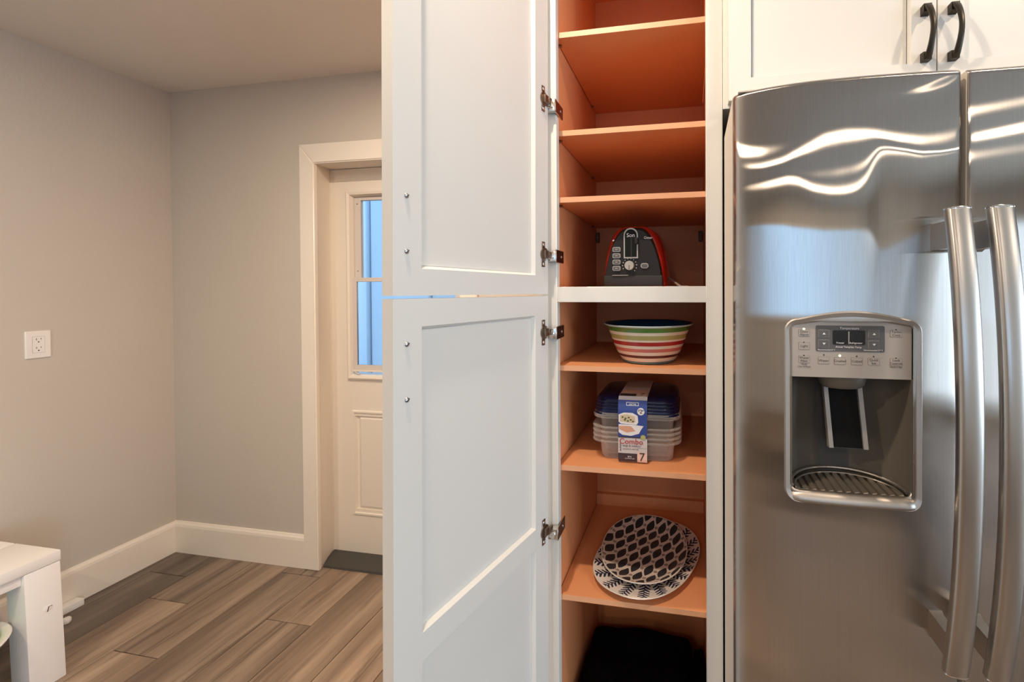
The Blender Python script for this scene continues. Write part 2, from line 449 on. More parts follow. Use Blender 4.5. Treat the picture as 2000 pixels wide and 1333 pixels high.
# jamb (slight splay as seen), head and stop
b = B()
yS = 1.8763
b.poly([(CI0 + .001, WY1 - .012), (CI0 - .05, WY1 - .012), (CI0 - .05, yS + .05), (DX0 + .001, yS + .05), (DX0 + .001, yS - .006)], 2, 0, DZ1)
b.poly([(CI1 - .001, WY1 - .012), (CI1 + .05, WY1 - .012), (CI1 + .05, yS + .05), (DX1 - .001, yS + .05), (DX1 - .001, yS - .006)], 2, 0, DZ1)
b.poly([(WY1 - .012, CZ - .001), (WY1 - .012, CZ + .05), (yS + .05, CZ + .05), (yS + .05, DZ1), (yS - .006, DZ1)], 0, CI0 - .04, CI1 + .04)
b.build('jamb', M_TRIM, door)
# slab : stiles & rails around window and two lower panels
sx0, sx1, sz0, sz1 = DX0 + .002, DX1 - .002, .0165, DZ1 - .003
gx0, gx1, gz0, gz1 = -1.757, -1.097, .925, 1.905   # window surround outer
pnx = [(-1.738, -1.452), (-1.402, -1.116)]; pz0, pz1 = .216, .764
yb = yS + .044
b = B()
b.box(sx0, gx0 + .02, yS, yb, sz0, sz1); b.box(gx1 - .02, sx1, yS, yb, sz0, sz1)
b.box(gx0 + .02, gx1 - .02, yS, yb, gz1 - .02, sz1); b.box(gx0 + .02, gx1 - .02, yS, yb, pz1 - .03, gz0 + .02)
b.box(gx0 + .02, gx1 - .02, yS, yb, sz0, pz0 + .03); b.box(pnx[0][1] - .03, pnx[1][0] + .03, yS, yb, pz0 + .03, pz1 - .03)
b.build('slab', M_DOORP, door)
def frame_ring(bb, x0, x1, z0, z1, prof, ax=1):
    """moulding: prof list of (inset, y) swept round the rectangle with mitres"""
    rings = []
    for d, y in prof: rings.append([(x0 + d, y, z0 + d), (x1 - d, y, z0 + d), (x1 - d, y, z1 - d), (x0 + d, y, z1 - d)])
    bb.loft(rings, True, False, False)
for (px0, px1) in pnx:
    b = B(); frame_ring(b, px0, px1, pz0, pz1, [(0, yS), (.004, yS - .006), (.012, yS - .006), (.020, yS + .010), (.026, yS + .012), (.030, yS + .012), (.046, yS + .003), (.048, yS + .003)])
    d = .048; b.box(px0 + d, px1 - d, yS + .003, yS + .02, pz0 + d, pz1 - d)
    b.build('raised_panel', M_DOORP, door)
b = B(); frame_ring(b, gx0, gx1, gz0, gz1, [(0, yS), (.002, yS - .012), (.010, yS - .016), (.022, yS - .012), (.028, yS + .006), (.030, yS + .03)])
surround = b.build('window_surround', M_DOORP, door)
# sash: upper frame, lower sash proud, glass
b = B()
sx, sX = gx0 + .03, gx1 - .03
zi0, zi1 = gz0 + .03, gz1 - .03
MID0, MID1 = 1.433, 1.4545
def bar_frame(bb, x0, x1, z0, z1, wv, wb, wt, y0, y1):
    bb.box(x0, x0 + wv, y0, y1, z0, z1, .0015, 1); bb.box(x1 - wv, x1, y0, y1, z0, z1, .0015, 1)
    bb.box(x0 + wv, x1 - wv, y0, y1, z0, z0 + wb, .0015, 1); bb.box(x0 + wv, x1 - wv, y0, y1, z1 - wt, z1, .0015, 1)
bar_frame(b, sx, sX, MID0 + .004, zi1, .036, .012, .018, yS + .014, yS + .034)
b.build('upper_sash', M_VINYL, door)
b = B(); bar_frame(b, sx - .006, sX + .006, zi0 + .022, MID1, .026, .024, MID1 - MID0, yS - .001, yS + .013)
lower = b.build('lower_sash', M_VINYL, door)
b = B(); b.box(sx + .0, sX, yS - .010, yS + .004, zi0 + .012, zi0 + .022, .002); b.build('sash_stop', M_DOORP, door)
b = B(); b.box(sx + .012, sx + .040, yS - .012, yS - .004, zi0 + .005, zi0 + .010, .001, 1, Matrix.Translation((sx + .02, 0, zi0)) @ Matrix.Rotation(radians(25), 4, 'Y') @ Matrix.Translation((-sx - .02, 0, -zi0)))
b.build('sash_latch', M_VINYL, door)
b = B(); b.box(sx + .03, sX - .03, yS + .022, yS + .025, MID0, zi1 - .015); b.build('glass_pane', M_GLASS, door)
b = B(); b.box(sx + .015, sX - .015, yS + .004, yS + .007, zi0 + .03, MID0 + .01); b.build('glass_pane', M_GLASS, door)
b = B()
for z in (1.84, 1.49): b.dome((sx + .017, yS + .0141, z), .0035, n=10, m=2)
b.build('frame_screw', M_DKMETAL, door)
# threshold
b = B(); b.poly([(WY1 + .008, -.005), (WY1 + .012, .010), (yS - .03, .017), (yS + .05, .020), (yS + .05, -.005)], 0, CI0 + .002, CI1 - .002)
for v in b.bm.verts:
    if v.co.x < -1.5 and v.co.y > yS - .1: v.co.x = DX0 + .004
    if v.co.x > -1.5 and v.co.y > yS - .1: v.co.x = DX1 - .004
b.build('threshold', M_RUBBER, door)

# outside the back door: pale siding of a neighbouring wall
def siding_mat():
    m = mat('pale_siding', (.7, .8, .9), .6); t = NT(m)
    n = t.noise(t.obj((1, 1, .12)), 3.0, 3)
    t.link(t.ramp(n, [(.3, (.52, .70, .82)), (.62, (.74, .86, .95))]), t.b.inputs['Base Color']); return m
ext = structure(thing('trim_1', None, None)); ext['label'] = 'pale blue boarded wall outside the back door'
M_SIDING = siding_mat()
x = -4.6; i = 0
wds = [.30, .22, .34, .26]
while x < 1.0:
    wd = wds[i % 4]; bb = B(); bb.box(x, x + wd - .012, 3.0 + .03 * (i % 2), 3.2, -.2, 3.2, .006, 1); bb.build('board', M_SIDING, ext)
    x += wd; i += 1
b = B(); b.box(-5, 3, 1.95, 3.0, -.3, -.12); structure(b.build('trim_2', mat('concrete', (.45, .45, .45), .9)), 'paving outside the back door')

# ================================================================== PANTRY CABINET
FY = 0.8396                          # cabinet face plane
OX0, OX1 = -.278, .032               # face-frame opening
SX1 = .0648                          # right edge of the right stile
CX0, CX1 = -.287, .040               # inside of the carcass
CYB = 1.255                          # inside back
TOPZ = 2.30
pantry = thing('pantry_cabinet', 'tall white pantry cabinet standing open with orange-brown shelves inside', 'cabinet', (0, 0, 0))
b = B()
b.box(-.318, CX0, FY + .019, WY1 - .003, .0, TOPZ); b.build('side_panel', [M_WOOD], pantry)
b = B(); b.box(CX1, CX1 + .012, FY + .019, WY1 - .003, .0, TOPZ); b.build('side_panel', M_WOOD, pantry)
b = B(); b.box(CX1 + .012, SX1 - .001, FY + .019, WY1 - .003, .0, TOPZ); b.build('end_panel', M_CAB, pantry)
b = B(); b.box(CX0, CX1, CYB, CYB + .012, .10, TOPZ); b.build('back_panel', M_WOOD, pantry)
b = B(); b.box(CX0, CX1, FY + .019, CYB, TOPZ - .02, TOPZ); b.build('top_panel', M_WOOD, pantry)
b = B(); b.box(CX0, CX1, FY + .019, CYB, .10, .118); b.build('bottom_panel', M_WOOD, pantry)
b = B(); b.box(CX0, CX1, FY + .019, CYB, 1.377, 1.395); b.build('fixed_shelf', M_WOOD, pantry)
b = B()
b.box(-.318, OX0, FY, FY + .019, .0, TOPZ, .0012, 1); b.box(OX1, SX1, FY, FY + .019, .0, TOPZ, .0012, 1)
b.box(OX0 - .0005, OX1 + .0005, FY + .0006, FY + .019, 1.3668, 1.3996, .0008, 1)
b.box(OX0 - .0005, OX1 + .0005, FY + .0006, FY + .019, TOPZ - .05, TOPZ, .0008, 1); b.box(OX0 - .0005, OX1 + .0005, FY + .0006, FY + .019, .08, .118, .0008, 1)
b.build('face_frame', M_CAB, pantry, smooth=True)
SH = [1.9429, 1.7316, 1.5880, 1.2227, 1.0047, .7198]
SHT = .0115
for i, z in enumerate(SH):
    b = B(); y0 = FY + .0205
    b.box(CX0 + .002, CX1 - .002, y0 + .0008, CYB - .001, z - SHT / 2, z + SHT / 2)
    s = b.build('shelf', M_WOOD, pantry)
    b = B(); b.box(CX0 + .002, CX1 - .002, y0, y0 + .0008, z - SHT / 2, z + SHT / 2); b.build('edge_band', M_EDGE, s)
b = B(); b.box(CX0 + .001, CX1 - .001, CYB - .016, CYB, SH[5] + SHT / 2, SH[5] + SHT / 2 + .034); b.build('back_cleat', M_WOOD, pantry)
for (x, z) in ((CX0 + .006, 1.552), (CX1 - .008, 1.549)):
    b = B(); b.box(x - .006, x + .006, CYB - .012, CYB, z - .016, z + .016, .002, 1)
    br = b.build('corner_bracket', mat('brown_plastic', (.12, .045, .02), .5), pantry)
    b = B(); b.dome((x, CYB - .0121, z), .003, n=10, m=2); b.build('screw', M_DKMETAL, br)
for z in SH:
    for y in (FY + .045, CYB - .06):
        b = B(); b.cyl((CX0 - .001, y, z - SHT / 2 - .003), (CX0 + .008, y, z - SHT / 2 - .003), .0028, n=10); b.build('shelf_pin', M_DKMETAL, pantry)

# the two open doors. local frame: x from hinge to free edge, y = 0 inner face, thickness towards -y
DA = 1.33182; DT = .00873; DS = .3585
def cabinet_door(z0, z1, panels, hinge_z, screw_z):
    d = bpy.data.objects.new('cabinet_door', None)
    W, TH = .0444, .020
    bb = B()
    def slabbox(x0, x1, a0, a1): bb.box(x0, x1, -TH, 0, a0, a1)
    slabbox(0, W, z0, z1); slabbox(DS - W, DS, z0, z1)
    zs = sorted([z0] + [v for p in panels for v in p] + [z1])
    for a, c in zip(zs[0::2], zs[1::2]): slabbox(W, DS - W, a, c)
    bmesh.ops.remove_doubles(bb.bm, verts=bb.bm.verts, dist=1e-5)
    o = bb.build('cabinet_door', M_CAB, pantry)
    o.rotation_euler = (0, -DT, DA - pi); o.location = (-.2913, .8202, 1.39)
    for a, c in panels:
        bb = B(); frame_ring(bb, W, DS - W, a, c, [(0, 0), (.0032, -.0058), (.0042, -.0075), (.0050, -.0075)])
        bb.box(W + .004, DS - W - .004, -.0145, -.0075, a + .004, c - .004)
        bb.build('panel', M_CAB, o)
    for z in screw_z:
        bb = B(); bb.dome((.338, 0, z), .0036, (0, 1, 0), .0024, 18, 4); bb.mi = 1
        bb.box(.338 - .0028, .338 + .0028, .0018, .0026, z - .0004, z + .0004, 0, M=Matrix.Translation((.338, 0, z)) @ Matrix.Rotation(radians(35), 4, 'Y') @ Matrix.Translation((-.338, 0, -z)))
        bb.build('screw', [M_SCREW, M_HOLE], o, smooth=True)
    for z in hinge_z:
        bb = B()
        # cup flange: a plate with a round boss towards the hinge side, two screw holes
        bb.box(.0125, .0235, 0, .0016, z - .026, z + .026, .0006, 1)
        bb.cyl((.0145, 0, z), (.0145, .0026, z), .0135, n=24)
        bb.box(.0055, .020, .0024, .0075, z - .008, z + .008, .0015, 2)
        bb.box(-.004, .008, .004, .0095, z - .006, z + .006, .0015, 2)
        bb.mi = 1
        for q in (-.020, .020): bb.dome((.018, .0016, z + q), .0036, (0, 1, 0), .0016, 12, 3)
        bb.build('hinge_cup', [M_DKMETAL, M_NICKEL], o, smooth=True)
    return o
LZ = 1.39
upper_door = cabinet_door(1.3848 - LZ, 2.26 - LZ, [(1.4222 - LZ, 2.215 - LZ)], [1.784 - LZ, 1.466 - LZ], [1.518 - LZ, 1.444 - LZ])
lower_door = cabinet_door(.13 - LZ, 1.3807 - LZ, [(.17 - LZ, .876 - LZ), (.9161 - LZ, 1.342 - LZ)], [1.306 - LZ, .897 - LZ], [1.320 - LZ, 1.246 - LZ])
for z in (1.7775, 1.4640, 1.3025, .879):
    bb = B()
    bb.box(-.2985, -.2752, .8225, FY, z - .0115, z + .0115, .0018, 2)          # nickel arm block on the stile
    bb.box(-.2985, -.279, .8195, .8235, z - .0065, z + .0065, .0012, 1)
    bb.cyl((-.289, .8205, z), (-.289, .8172, z), .0034, n=14)
    bb.mi = 1
    bb.box(-.2765, -.2735, .8235, .874, z - .0135, z + .0135, .001, 1)     # dark clip wrapping the stile
    bb.dome((-.2734, .858, z), .0035, (1, 0, 0), .0018, 12, 3)
    bb.build('hinge_arm', [M_NICKEL, M_DKMETAL], pantry, smooth=True)

# ================================================================== UPPER CABINET
UF = FY - .020
upc = thing('upper_cabinet', 'white shaker cabinet with two doors and dark arched handles above the refrigerator', 'cabinet', (0, 0, 0))
b = B(); b.box(SX1 + .0005, .83, FY, WY1 - .003, 1.749, 2.30, .001, 1); b.build('carcass', M_CAB, upc)
def shaker(x0, x1, z0, z1, parent, W=.0405):
    bb = B(); TH = .0195
    for (a, c, e, g) in ((x0, x0 + W, z0, z1), (x1 - W, x1, z0, z1), (x0 + W, x1 - W, z0, z0 + W), (x0 + W, x1 - W, z1 - W, z1)):
        bb.box(a, c, UF, UF + TH, e, g)
    bmesh.ops.remove_doubles(bb.bm, verts=bb.bm.verts, dist=1e-5)
    o = bb.build('cabinet_door', M_CAB, parent)
    bb = B(); frame_ring(bb, x0 + W, x1 - W, z0 + W, z1 - W, [(0, UF), (.0008, UF + .001), (.002, UF + .0085), (.004, UF + .0085)])
    bb.box(x0 + W + .003, x1 - W - .003, UF + .0085, UF + .016, z0 + W + .003, z1 - W - .003); bb.build('panel', M_CAB, o)
    return o
UD = [shaker(.0745, .4320, 1.756, 2.26, upc), shaker(.4343, .80, 1.756, 2.26, upc)]
def pull(xc, z0, z1, parent):
    """arched cabinet pull, flat bar that narrows in the middle"""
    bb = B(); n = 18; rings = []
    for i in range(n + 1):
        t = i / n; z = z0 + (z1 - z0) * t
        out = .010 + .019 * sin(pi * t) ** .8
        wd = .0036 + .0022 * abs(2 * t - 1) ** 1.6; th = .0022
        y = UF - out
        rings.append([(xc - wd, y + th, z), (xc - wd, y - th * .6, z), (xc - wd * .6, y - th, z), (xc + wd * .6, y - th, z), (xc + wd, y - th * .6, z), (xc + wd, y + th, z)])
    bb.loft(rings)
    for z, s in ((z0, 1), (z1, -1)):
        bb.loft([[(xc - .0065, UF, z + s * a), (xc + .0065, UF, z + s * a), (xc + .0065, UF - .012, z + s * c), (xc - .0065, UF - .012, z + s * c)] for a, c in ((-.001, -.001), (.015, .013))])
    return bb.build('pull_handle', M_BLACK, parent, smooth=True, angle=35)
pull(.4125, 1.797, 1.893, UD[0]); pull(.4560, 1.795, 1.891, UD[1])

# ================================================================== REFRIGERATOR
fr = thing('refrigerator', 'stainless steel side-by-side refrigerator with two bowed handles and a water dispenser', 'refrigerator', (0, 0, 0))
FT = 1.745
DB = .832                    # back of the doors
FX0, FG0, FG1, FX1 = .0785, .4292, .4398, .83
b = B(); b.box(.0815, FX1, DB + .016, WY1 - .02, .02, FT - .012, .004, 2); b.build('body', M_FRSIDE, fr)
b = B(); b.box(FX0 + .012, FG0 - .006, DB - .002, DB + .018, .06, FT - .02); b.box(FG1 + .006, FX1 - .012, DB - .002, DB + .018, .06, FT - .02); b.build('gasket', M_GASKET, fr)
prof_l = [(.0785, .7880), (.0788, .7800), (.0805, .7745), (.084, .7702), (.0885, .7668), (.097, .7625), (.110, .7575), (.1344, .7502), (.17, .7431), (.2139, .7385), (.26, .7370), (.292, .7368), (.33, .7378), (.3687, .7395), (.40, .7415), (.424, .7437), (.4278, .7452), (.4292, .7485)]
def lerp_prof(pr, n):
    out = []
    L = [0]
    for a, c in zip(pr[:-1], pr[1:]): L.append(L[-1] + sqrt((a[0] - c[0]) ** 2 + (a[1] - c[1]) ** 2))
    return pr
W_UP = [(.0785, 1.6125), (.0857, 1.6123), (.1237, 1.6102), (.157, 1.617), (.1897, 1.6349), (.2219, 1.6508), (.2536, 1.6529), (.2926, 1.6469), (.3308, 1.6327), (.3683, 1.6213), (.3978, 1.6187), (.4292, 1.6205)]
W_LO = [(.0785, 1.575), (.0856, 1.5753), (.1237, 1.5788), (.165, 1.5865), (.180, 1.583), (.205, 1.5671), (.23, 1.5592), (.2538, 1.5573), (.272, 1.561), (.287, 1.575), (.296, 1.597), (.306, 1.616), (.320, 1.6175), (.346, 1.6119), (.3684, 1.6057), (.3979, 1.6072), (.4292, 1.613)]
W_TOP = [(.0785, 1.660), (.1644, 1.6757), (.2423, 1.6906), (.3106, 1.7073), (.3762, 1.7182), (.4083, 1.7295), (.4199, 1.7373), (.4292, 1.744)]
def lin(tab, x):
    for (a, p), (c, q) in zip(tab[:-1], tab[1:]):
        if a <= x <= c: return p + (q - p) * (x - a) / (c - a)
    return tab[0][1] if x < tab[0][0] else tab[-1][1]
def mirror_tilt(z, d, lat=.6):
    """tilt of the skin that mirrors a ceiling lamp, d in front of the door, towards eye height"""
    c = Vector((-.25, -.74, CAM_H - z)).normalized(); l = Vector((lat, -d, CEIL - z)).normalized(); m = Vector((-lat, -d, CEIL - z)).normalized()
    q = lambda a: (c.z + a.z) / -(c.y + a.y)
    return (q(l) + q(m)) / 2
_col = {}
def steel_col(x):
    """the dented, wavy skin of the freezer door: outward offset against height at one x (fine steps)"""
    zu, zl = lin(W_UP, x), lin(W_LO, x)
    gap = max(zu - zl, .010); zu, zl = (zu + zl + gap) / 2, (zu + zl - gap) / 2
    su, sl_ = -mirror_tilt(zu, 2.29), -mirror_tilt(zl, 3.39)
    zd = lin(W_TOP, x); sd = -mirror_tilt(zd, 2.29); kd = min(1., max(0., (x - .17) / .22)) * .97
    def slope(z):
        if z >= zu:
            base = su * math.exp(-(z - zu) / .25)
            return base + kd * (sd - su * math.exp(-(zd - zu) / .25)) * math.exp(-((z - zd) / .017) ** 2)
        if z <= zl: return sl_ * math.exp(-(zl - z) / (.15 if sl_ > 0 else .07))
        return sl_ + (su - sl_) * (z - zl) / (zu - zl)
    tab = []; h = 0.; dz = .0025; z = 1.75
    while z > 1.30:
        tab.append(h); h -= slope(z - dz / 2) * dz; z -= dz
    end = tab[int((1.75 - 1.38) / dz)]
    for i in range(len(tab)):
        t = min(1., max(0., ((1.53 - (1.75 - i * dz)) / .15))); tab[i] -= end * t * t * (3 - 2 * t)
        if 1.75 - i * dz < 1.38: tab[i] = 0.
    return tab
def steel_h(x, z):
    k = round(x, 4)
    if k not in _col: _col[k] = steel_col(x)
    t = (1.75 - z) / .0025; tab = _col[k]; i = int(t)
    if i >= len(tab) - 1:
        return 0.
    return (tab[i] + (tab[i + 1] - tab[i]) * (t - i)) * WAVE
WAVE = 1.0
def catmull(P, xs):
    import bisect
    out = []
    X = [p[0] for p in P]
    for x in xs:
        i = min(max(bisect.bisect_right(X, x) - 1, 0), len(P) - 2)
        p0, p1, p2, p3 = P[max(i - 1, 0)], P[i], P[i + 1], P[min(i + 2, len(P) - 1)]
        t = (x - p1[0]) / (p2[0] - p1[0])
        m1 = (p2[1] - p0[1]) / (p2[0] - p0[0]); m2 = (p3[1] - p1[1]) / (p3[0] - p1[0]); h = p2[0] - p1[0]
        out.append((2 * t ** 3 - 3 * t ** 2 + 1) * p1[1] + (t ** 3 - 2 * t ** 2 + t) * h * m1 + (-2 * t ** 3 + 3 * t ** 2) * p2[1] + (t ** 3 - t ** 2) * h * m2)
    return out
HX0, HX1, HZ0, HZ1 = .1715, .3575, 1.044, 1.340
def door_skin(name, P, z0, z1, hole=None, hfun=None):
    x0, x1 = P[0][0], P[-1][0]
    xs = [P[i][0] for i in range(6)] + [P[5][0] + (P[-3][0] - P[5][0]) * i / 64 for i in range(1, 65)] + [P[-2][0], P[-1][0]]
    if hole:
        for hx in hole[:2]:
            k = min(range(len(xs)), key=lambda i: abs(xs[i] - hx)); xs[k] = hx
    nz = 130
    zs = [z0, z0 + .003, z0 + .006] + [z0 + .006 + (1.45 - z0 - .006) * i / 60 for i in range(1, 60)] + [1.45 + (z1 - .006 - 1.45) * i / 70 for i in range(71)] + [z1 - .003, z1]
    if hole:
        for hz in hole[2:]:
            k = min(range(len(zs)), key=lambda i: abs(zs[i] - hz)); zs[k] = hz
    ys = catmull(P, xs)
    bm = bmesh.new(); uvl = bm.loops.layers.uv.new('UVMap')
    V = []
    for j, z in enumerate(zs):
        e = min(z - z0, z1 - z); rnd = .004 * (1 - min(1, e / .006)) ** 2
        row = []
        for i, x in enumerate(xs):
            edge = min(1, (x - x0) / .003, (x1 - x) / .003)
            row.append(bm.verts.new((x, ys[i] + rnd - (hfun(x, z) * max(0, edge) if hfun else 0.), z)))
        V.append(row)
    for j in range(len(zs) - 1):
        for i in range(len(xs) - 1):
            if hole:
                cxm, czm = (xs[i] + xs[i + 1]) / 2, (zs[j] + zs[j + 1]) / 2
                if hole[0] < cxm < hole[1] and hole[2] < czm < hole[3]: continue
            f = bm.faces.new((V[j][i], V[j][i + 1], V[j + 1][i + 1], V[j + 1][i]))
            f.smooth = True
    # sides, top and bottom back to the door's back plane
    def strip(vs, back):
        bk = [bm.verts.new(back(v.co)) for v in vs]
        for a in range(len(vs) - 1):
            f = bm.faces.new((vs[a], bk[a], bk[a + 1], vs[a + 1])); f.material_index = 1
        return bk
    flare = .0113 if hole else 0.       # the freezer door's plastic side flares out towards the hinge
    strip([r[0] for r in V][::-1], lambda c: Vector((c.x - flare, DB, min(c.z, z1 - .055) if hole else c.z)))
    for vs in ([r[-1] for r in V], V[0], V[-1][::-1]):
        strip(vs, lambda c: Vector((c.x, DB, c.z)))
    q = [bm.verts.new(p) for p in ((x0, DB, z0), (x1, DB, z0), (x1, DB, z1), (x0, DB, z1))]
    f = bm.faces.new(q); f.material_index = 1
    for f in bm.faces:
        for l in f.loops: l[uvl].uv = (l.vert.co.x, l.vert.co.z)
    me = bpy.data.meshes.new(name); bm.to_mesh(me); bm.free(); me.materials.append(M_STEEL); me.materials.append(M_FRSIDE)
    o = bpy.data.objects.new(name, me); return link(o, fr)
dl = door_skin('freezer_door', prof_l, .09, FT, (HX0, HX1, HZ0, HZ1), steel_h)
prof_r = [(.4398, .7500), (.4402, .7480), (.4412, .7468), (.444, .7464), (.450, .7464), (.47, .7466), (.5175, .7474), (.60, .7480), (.68, .7490), (.75, .7530), (.79, .7590), (.815, .7680), (.826, .7790), (.8285, .785), (.83, .790)]
dr = door_skin('fridge_door', prof_r, .09, FT)
b = B(); b.box(FX0, FX1, DB + .005, DB + .03, .0, .08); b.build('kick_plate', M_GASKET, fr)
# top hinge cover
b = B(); b.box(.086, .135, .762, DB + .004, FT - .001, FT + .003, .002, 2); b.build('hinge_cover', M_FRSIDE, fr, smooth=True)

def fridge_handle(xc, parent):
    bb = B(); n = 40; rings = []; z0, z1 = .815, 1.512
    for i in range(n + 1):
        t = i / n; z = z0 + (z1 - z0) * t
        yc = .692 - .031 * (1 - abs(2 * t - 1) ** 2.2)
        hw, th = .0165, .0105
        ring = []
        for j in range(20):
            a = 2 * pi * j / 20; ca, sa = cos(a), sin(a)
            ex = abs(ca) ** .55 * (1 if ca > 0 else -1); ey = abs(sa) ** .75 * (1 if sa > 0 else -1)
            ring.append((xc + hw * ex, yc + th * ey, z))
        rings.append(ring)
    bb.loft(rings, True, False, False)
    bb.mi = 1
    for r, s in ((rings[0], -1), (rings[-1], 1)):
        c = sum((Vector(p) for p in r), Vector()) / len(r)
        bb.loft([r, [c + (Vector(p) - c) * 1.02 + Vector((0, 0, s * .0015)) for p in r], [c + (Vector(p) - c) * .90 + Vector((0, 0, s * .0035)) for p in r]], True, False, True)
    h = bb.build('handle', [M_HANDLE, M_CHROME], parent, smooth=True, angle=50)
    for (a, c) in ((1.455, 1.497), (.829, .868)):
        bb = B(); bb.loft([[(xc - w_, y, a - e), (xc + w_ * .8, y, a - e), (xc + w_ * .8, y, c + e), (xc - w_, y, c + e)] for y, w_, e in ((.744, .0120, .003), (.735, .0100, 0), (.694, .0095, 0))])
        bb.build('handle_mount', M_HANDLE, h, smooth=True, angle=30)
    return h
fridge_handle(.3935, dl); fridge_handle(.4490, dr)

# ---- dispenser
def ysurf(x):
    return catmull(prof_l, [x])[0]
disp = B()
def arch_outline(d, n=8):
    """outline of the bezel, inset by d; lower corners rounded, top arched"""
    x0, x1, z0, z1 = .1593 + d, .3720 - d, 1.0300 + d * 1.2, 1.3440 - d
    r = max(.022 - d, .006); pts = []
    for cx, cz, a in ((x0 + r, z0 + r, 180), (x1 - r, z0 + r, 270)):
        for i in range(n + 1):
            t = radians(a + 90 * i / n); pts.append((cx + r * cos(t), cz + r * sin(t)))
    for i in range(n + 1):
        t = radians(90 * i / n); pts.append((x1 - r + r * cos(t), z1 - r + r * sin(t)))
    for i in range(1, 12):
        t = i / 12; pts.append((x1 - r + (x0 + r - x1 + r) * t, z1 + .0135 * (1 - d * 20) * sin(pi * t)))
    for i in range(n + 1):
        t = radians(90 + 90 * i / n); pts.append((x0 + r + r * cos(t), z1 - r + r * sin(t)))
    return pts
rings = []
for d, dy in ((0, .001), (0.0006, -.0006), (.0025, -.0016), (.0095, .0004), (.0112, .0028), (.0123, .010)):
    o = arch_outline(d); rings.append([(x, ysurf(x) + dy - (.006 * max(0, (1.075 - z) / .045) if .001 <= d < .011 else 0), z) for x, z in o])
disp.loft(rings, True, False, False)
dispenser = disp.build('dispenser', M_BEZEL, fr, smooth=True, angle=28)
PYF = .7445     # control panel plane
PX0, PX1, PZ0, PZ1 = .1712, .3582, 1.2440, 1.3395
b = B(); pts = [(PX0, PZ0), (PX1, PZ0)]
r = .010
for cx, cz, a in ((PX1 - r, PZ1 - r, 0), (PX0 + r, PZ1 - r, 90)):
    for i in range(7):
        t = radians(a + 15 * i); pts.append((cx + r * cos(t), cz + r * sin(t)))
b.poly(pts, 1, PYF, PYF + .05); b.build('control_panel', M_PANEL, dispenser)
# curved cavity
cxm = (PX0 + PX1) / 2; ax_ = (PX1 - PX0) / 2
n = 40; b = B()
def cav(t, k=1., dep=.082): return (cxm - ax_ * k * cos(t), .752 + dep * k * sin(t))
rings = []
for z in (1.046, 1.055, 1.15, 1.245): rings.append([(*cav(pi * i / n), z) for i in range(n + 1)])
b.loft(rings, False, False, False)
for i in range(2): pass
b.bm.faces.new([b.bm.verts.new((*cav(pi * i / n), 1.245)) for i in range(n + 1)])
b.box(PX0 - .001, PX0 + .0005, .741, .754, 1.046, 1.245); b.box(PX1 - .0005, PX1 + .001, .741, .754, 1.046, 1.245)
b.build('recess', M_CAVITY, dispenser, smooth=True, fix=False)
# nozzle hood
b = B(); b.lathe([(.040, 0), (.040, -.004), (.036, -.018), (.030, -.0225), (.001, -.023)], (.262, .775, 1.2445), 32, 1.0, .62); b.build('nozzle_hood', M_CAVITY, dispenser, smooth=True)
# paddle: tapered frame leaning back with a black insert
Mp = Matrix.Translation((.270, .800, 1.228)) @ Matrix.Rotation(radians(-8), 4, 'X')
b = B()
b.loft([[(-.034, y, .006), (.030, y, .006), (.036, y, -.117), (-.028, y, -.117)] for y in (.004, -.003)], M=Mp)
for o_ in ([(-.034, .006), (-.0268, .006), (-.0208, -.117), (-.028, -.117)], [(.0225, .006), (.030, .006), (.036, -.117), (.0285, -.117)]):
    b.poly(o_, 1, -.0085, -.003, M=Mp)
b.poly([(-.034, .006), (.030, .006), (.0302, -.012), (-.0335, -.012)], 1, -.0085, -.003, M=Mp)
pd = b.build('paddle', M_PADDLE, dispenser)
b = B(); b.poly([(-.0265, -.0125), (.0225, -.0125), (.0280, -.1165), (-.0210, -.1165)], 1, -.0045, -.003, M=Mp); b.build('paddle_insert', M_PADBLK, dispenser)
# drip tray
b = B(); TZ = 1.0465
b.loft([[(*cav(pi * i / n, .985), z) for i in range(n + 1)] for z in (TZ - .004, TZ)], True, True, True)
tray = b.build('drip_tray', mat('tray_grey', (.16, .14, .115), .4, .5), dispenser)
b = B()
b.tube([(*cav(pi * i / n, .97), TZ + .007 + .003 * sin(pi * i / n)) for i in range(n + 1)], .0035, 10)
b.tube([(*cav(pi * i / n, .90, .078), TZ + .004) for i in range(n + 1)], .0016, 8)
b.build('tray_rim', M_BEZEL, dispenser, smooth=True)
b = B()
fpts = [(PX0 - .002, .7465, TZ + .013), (PX0 - .0012, .7445, TZ + .0075), (PX0 + .004, .742, TZ + .003), (PX0 + .012, .741, TZ + .0015), (cxm, .7375, TZ + .0005), (PX1 - .012, .741, TZ + .0015), (PX1 - .004, .742, TZ + .003), (PX1 + .0012, .7445, TZ + .0075), (PX1 + .002, .7465, TZ + .013)]
b.tube(fpts, .0032, 10); b.build('tray_front_bar', M_BEZEL, dispenser, smooth=True)
slat_m = mat('tray_slat', (.40, .35, .29), .3, .8)
for k in range(13):
    x = PX0 + .012 + k * (PX1 - PX0 - .024) / 12
    u = (x - cxm) / ax_; y1 = .752 + .070 * sqrt(max(0, 1 - u * u))
    b = B(); b.box(x - .0042, x + .0042, .748, y1, TZ, TZ + .0035, .001, 1, M=Matrix.Translation((x, .75, TZ)) @ Matrix.Rotation(radians(-9), 4, 'Y') @ Matrix.Translation((-x, -.75, -TZ)))
    b.build('tray_slat', slat_m, dispenser)
b = B(); rings = []
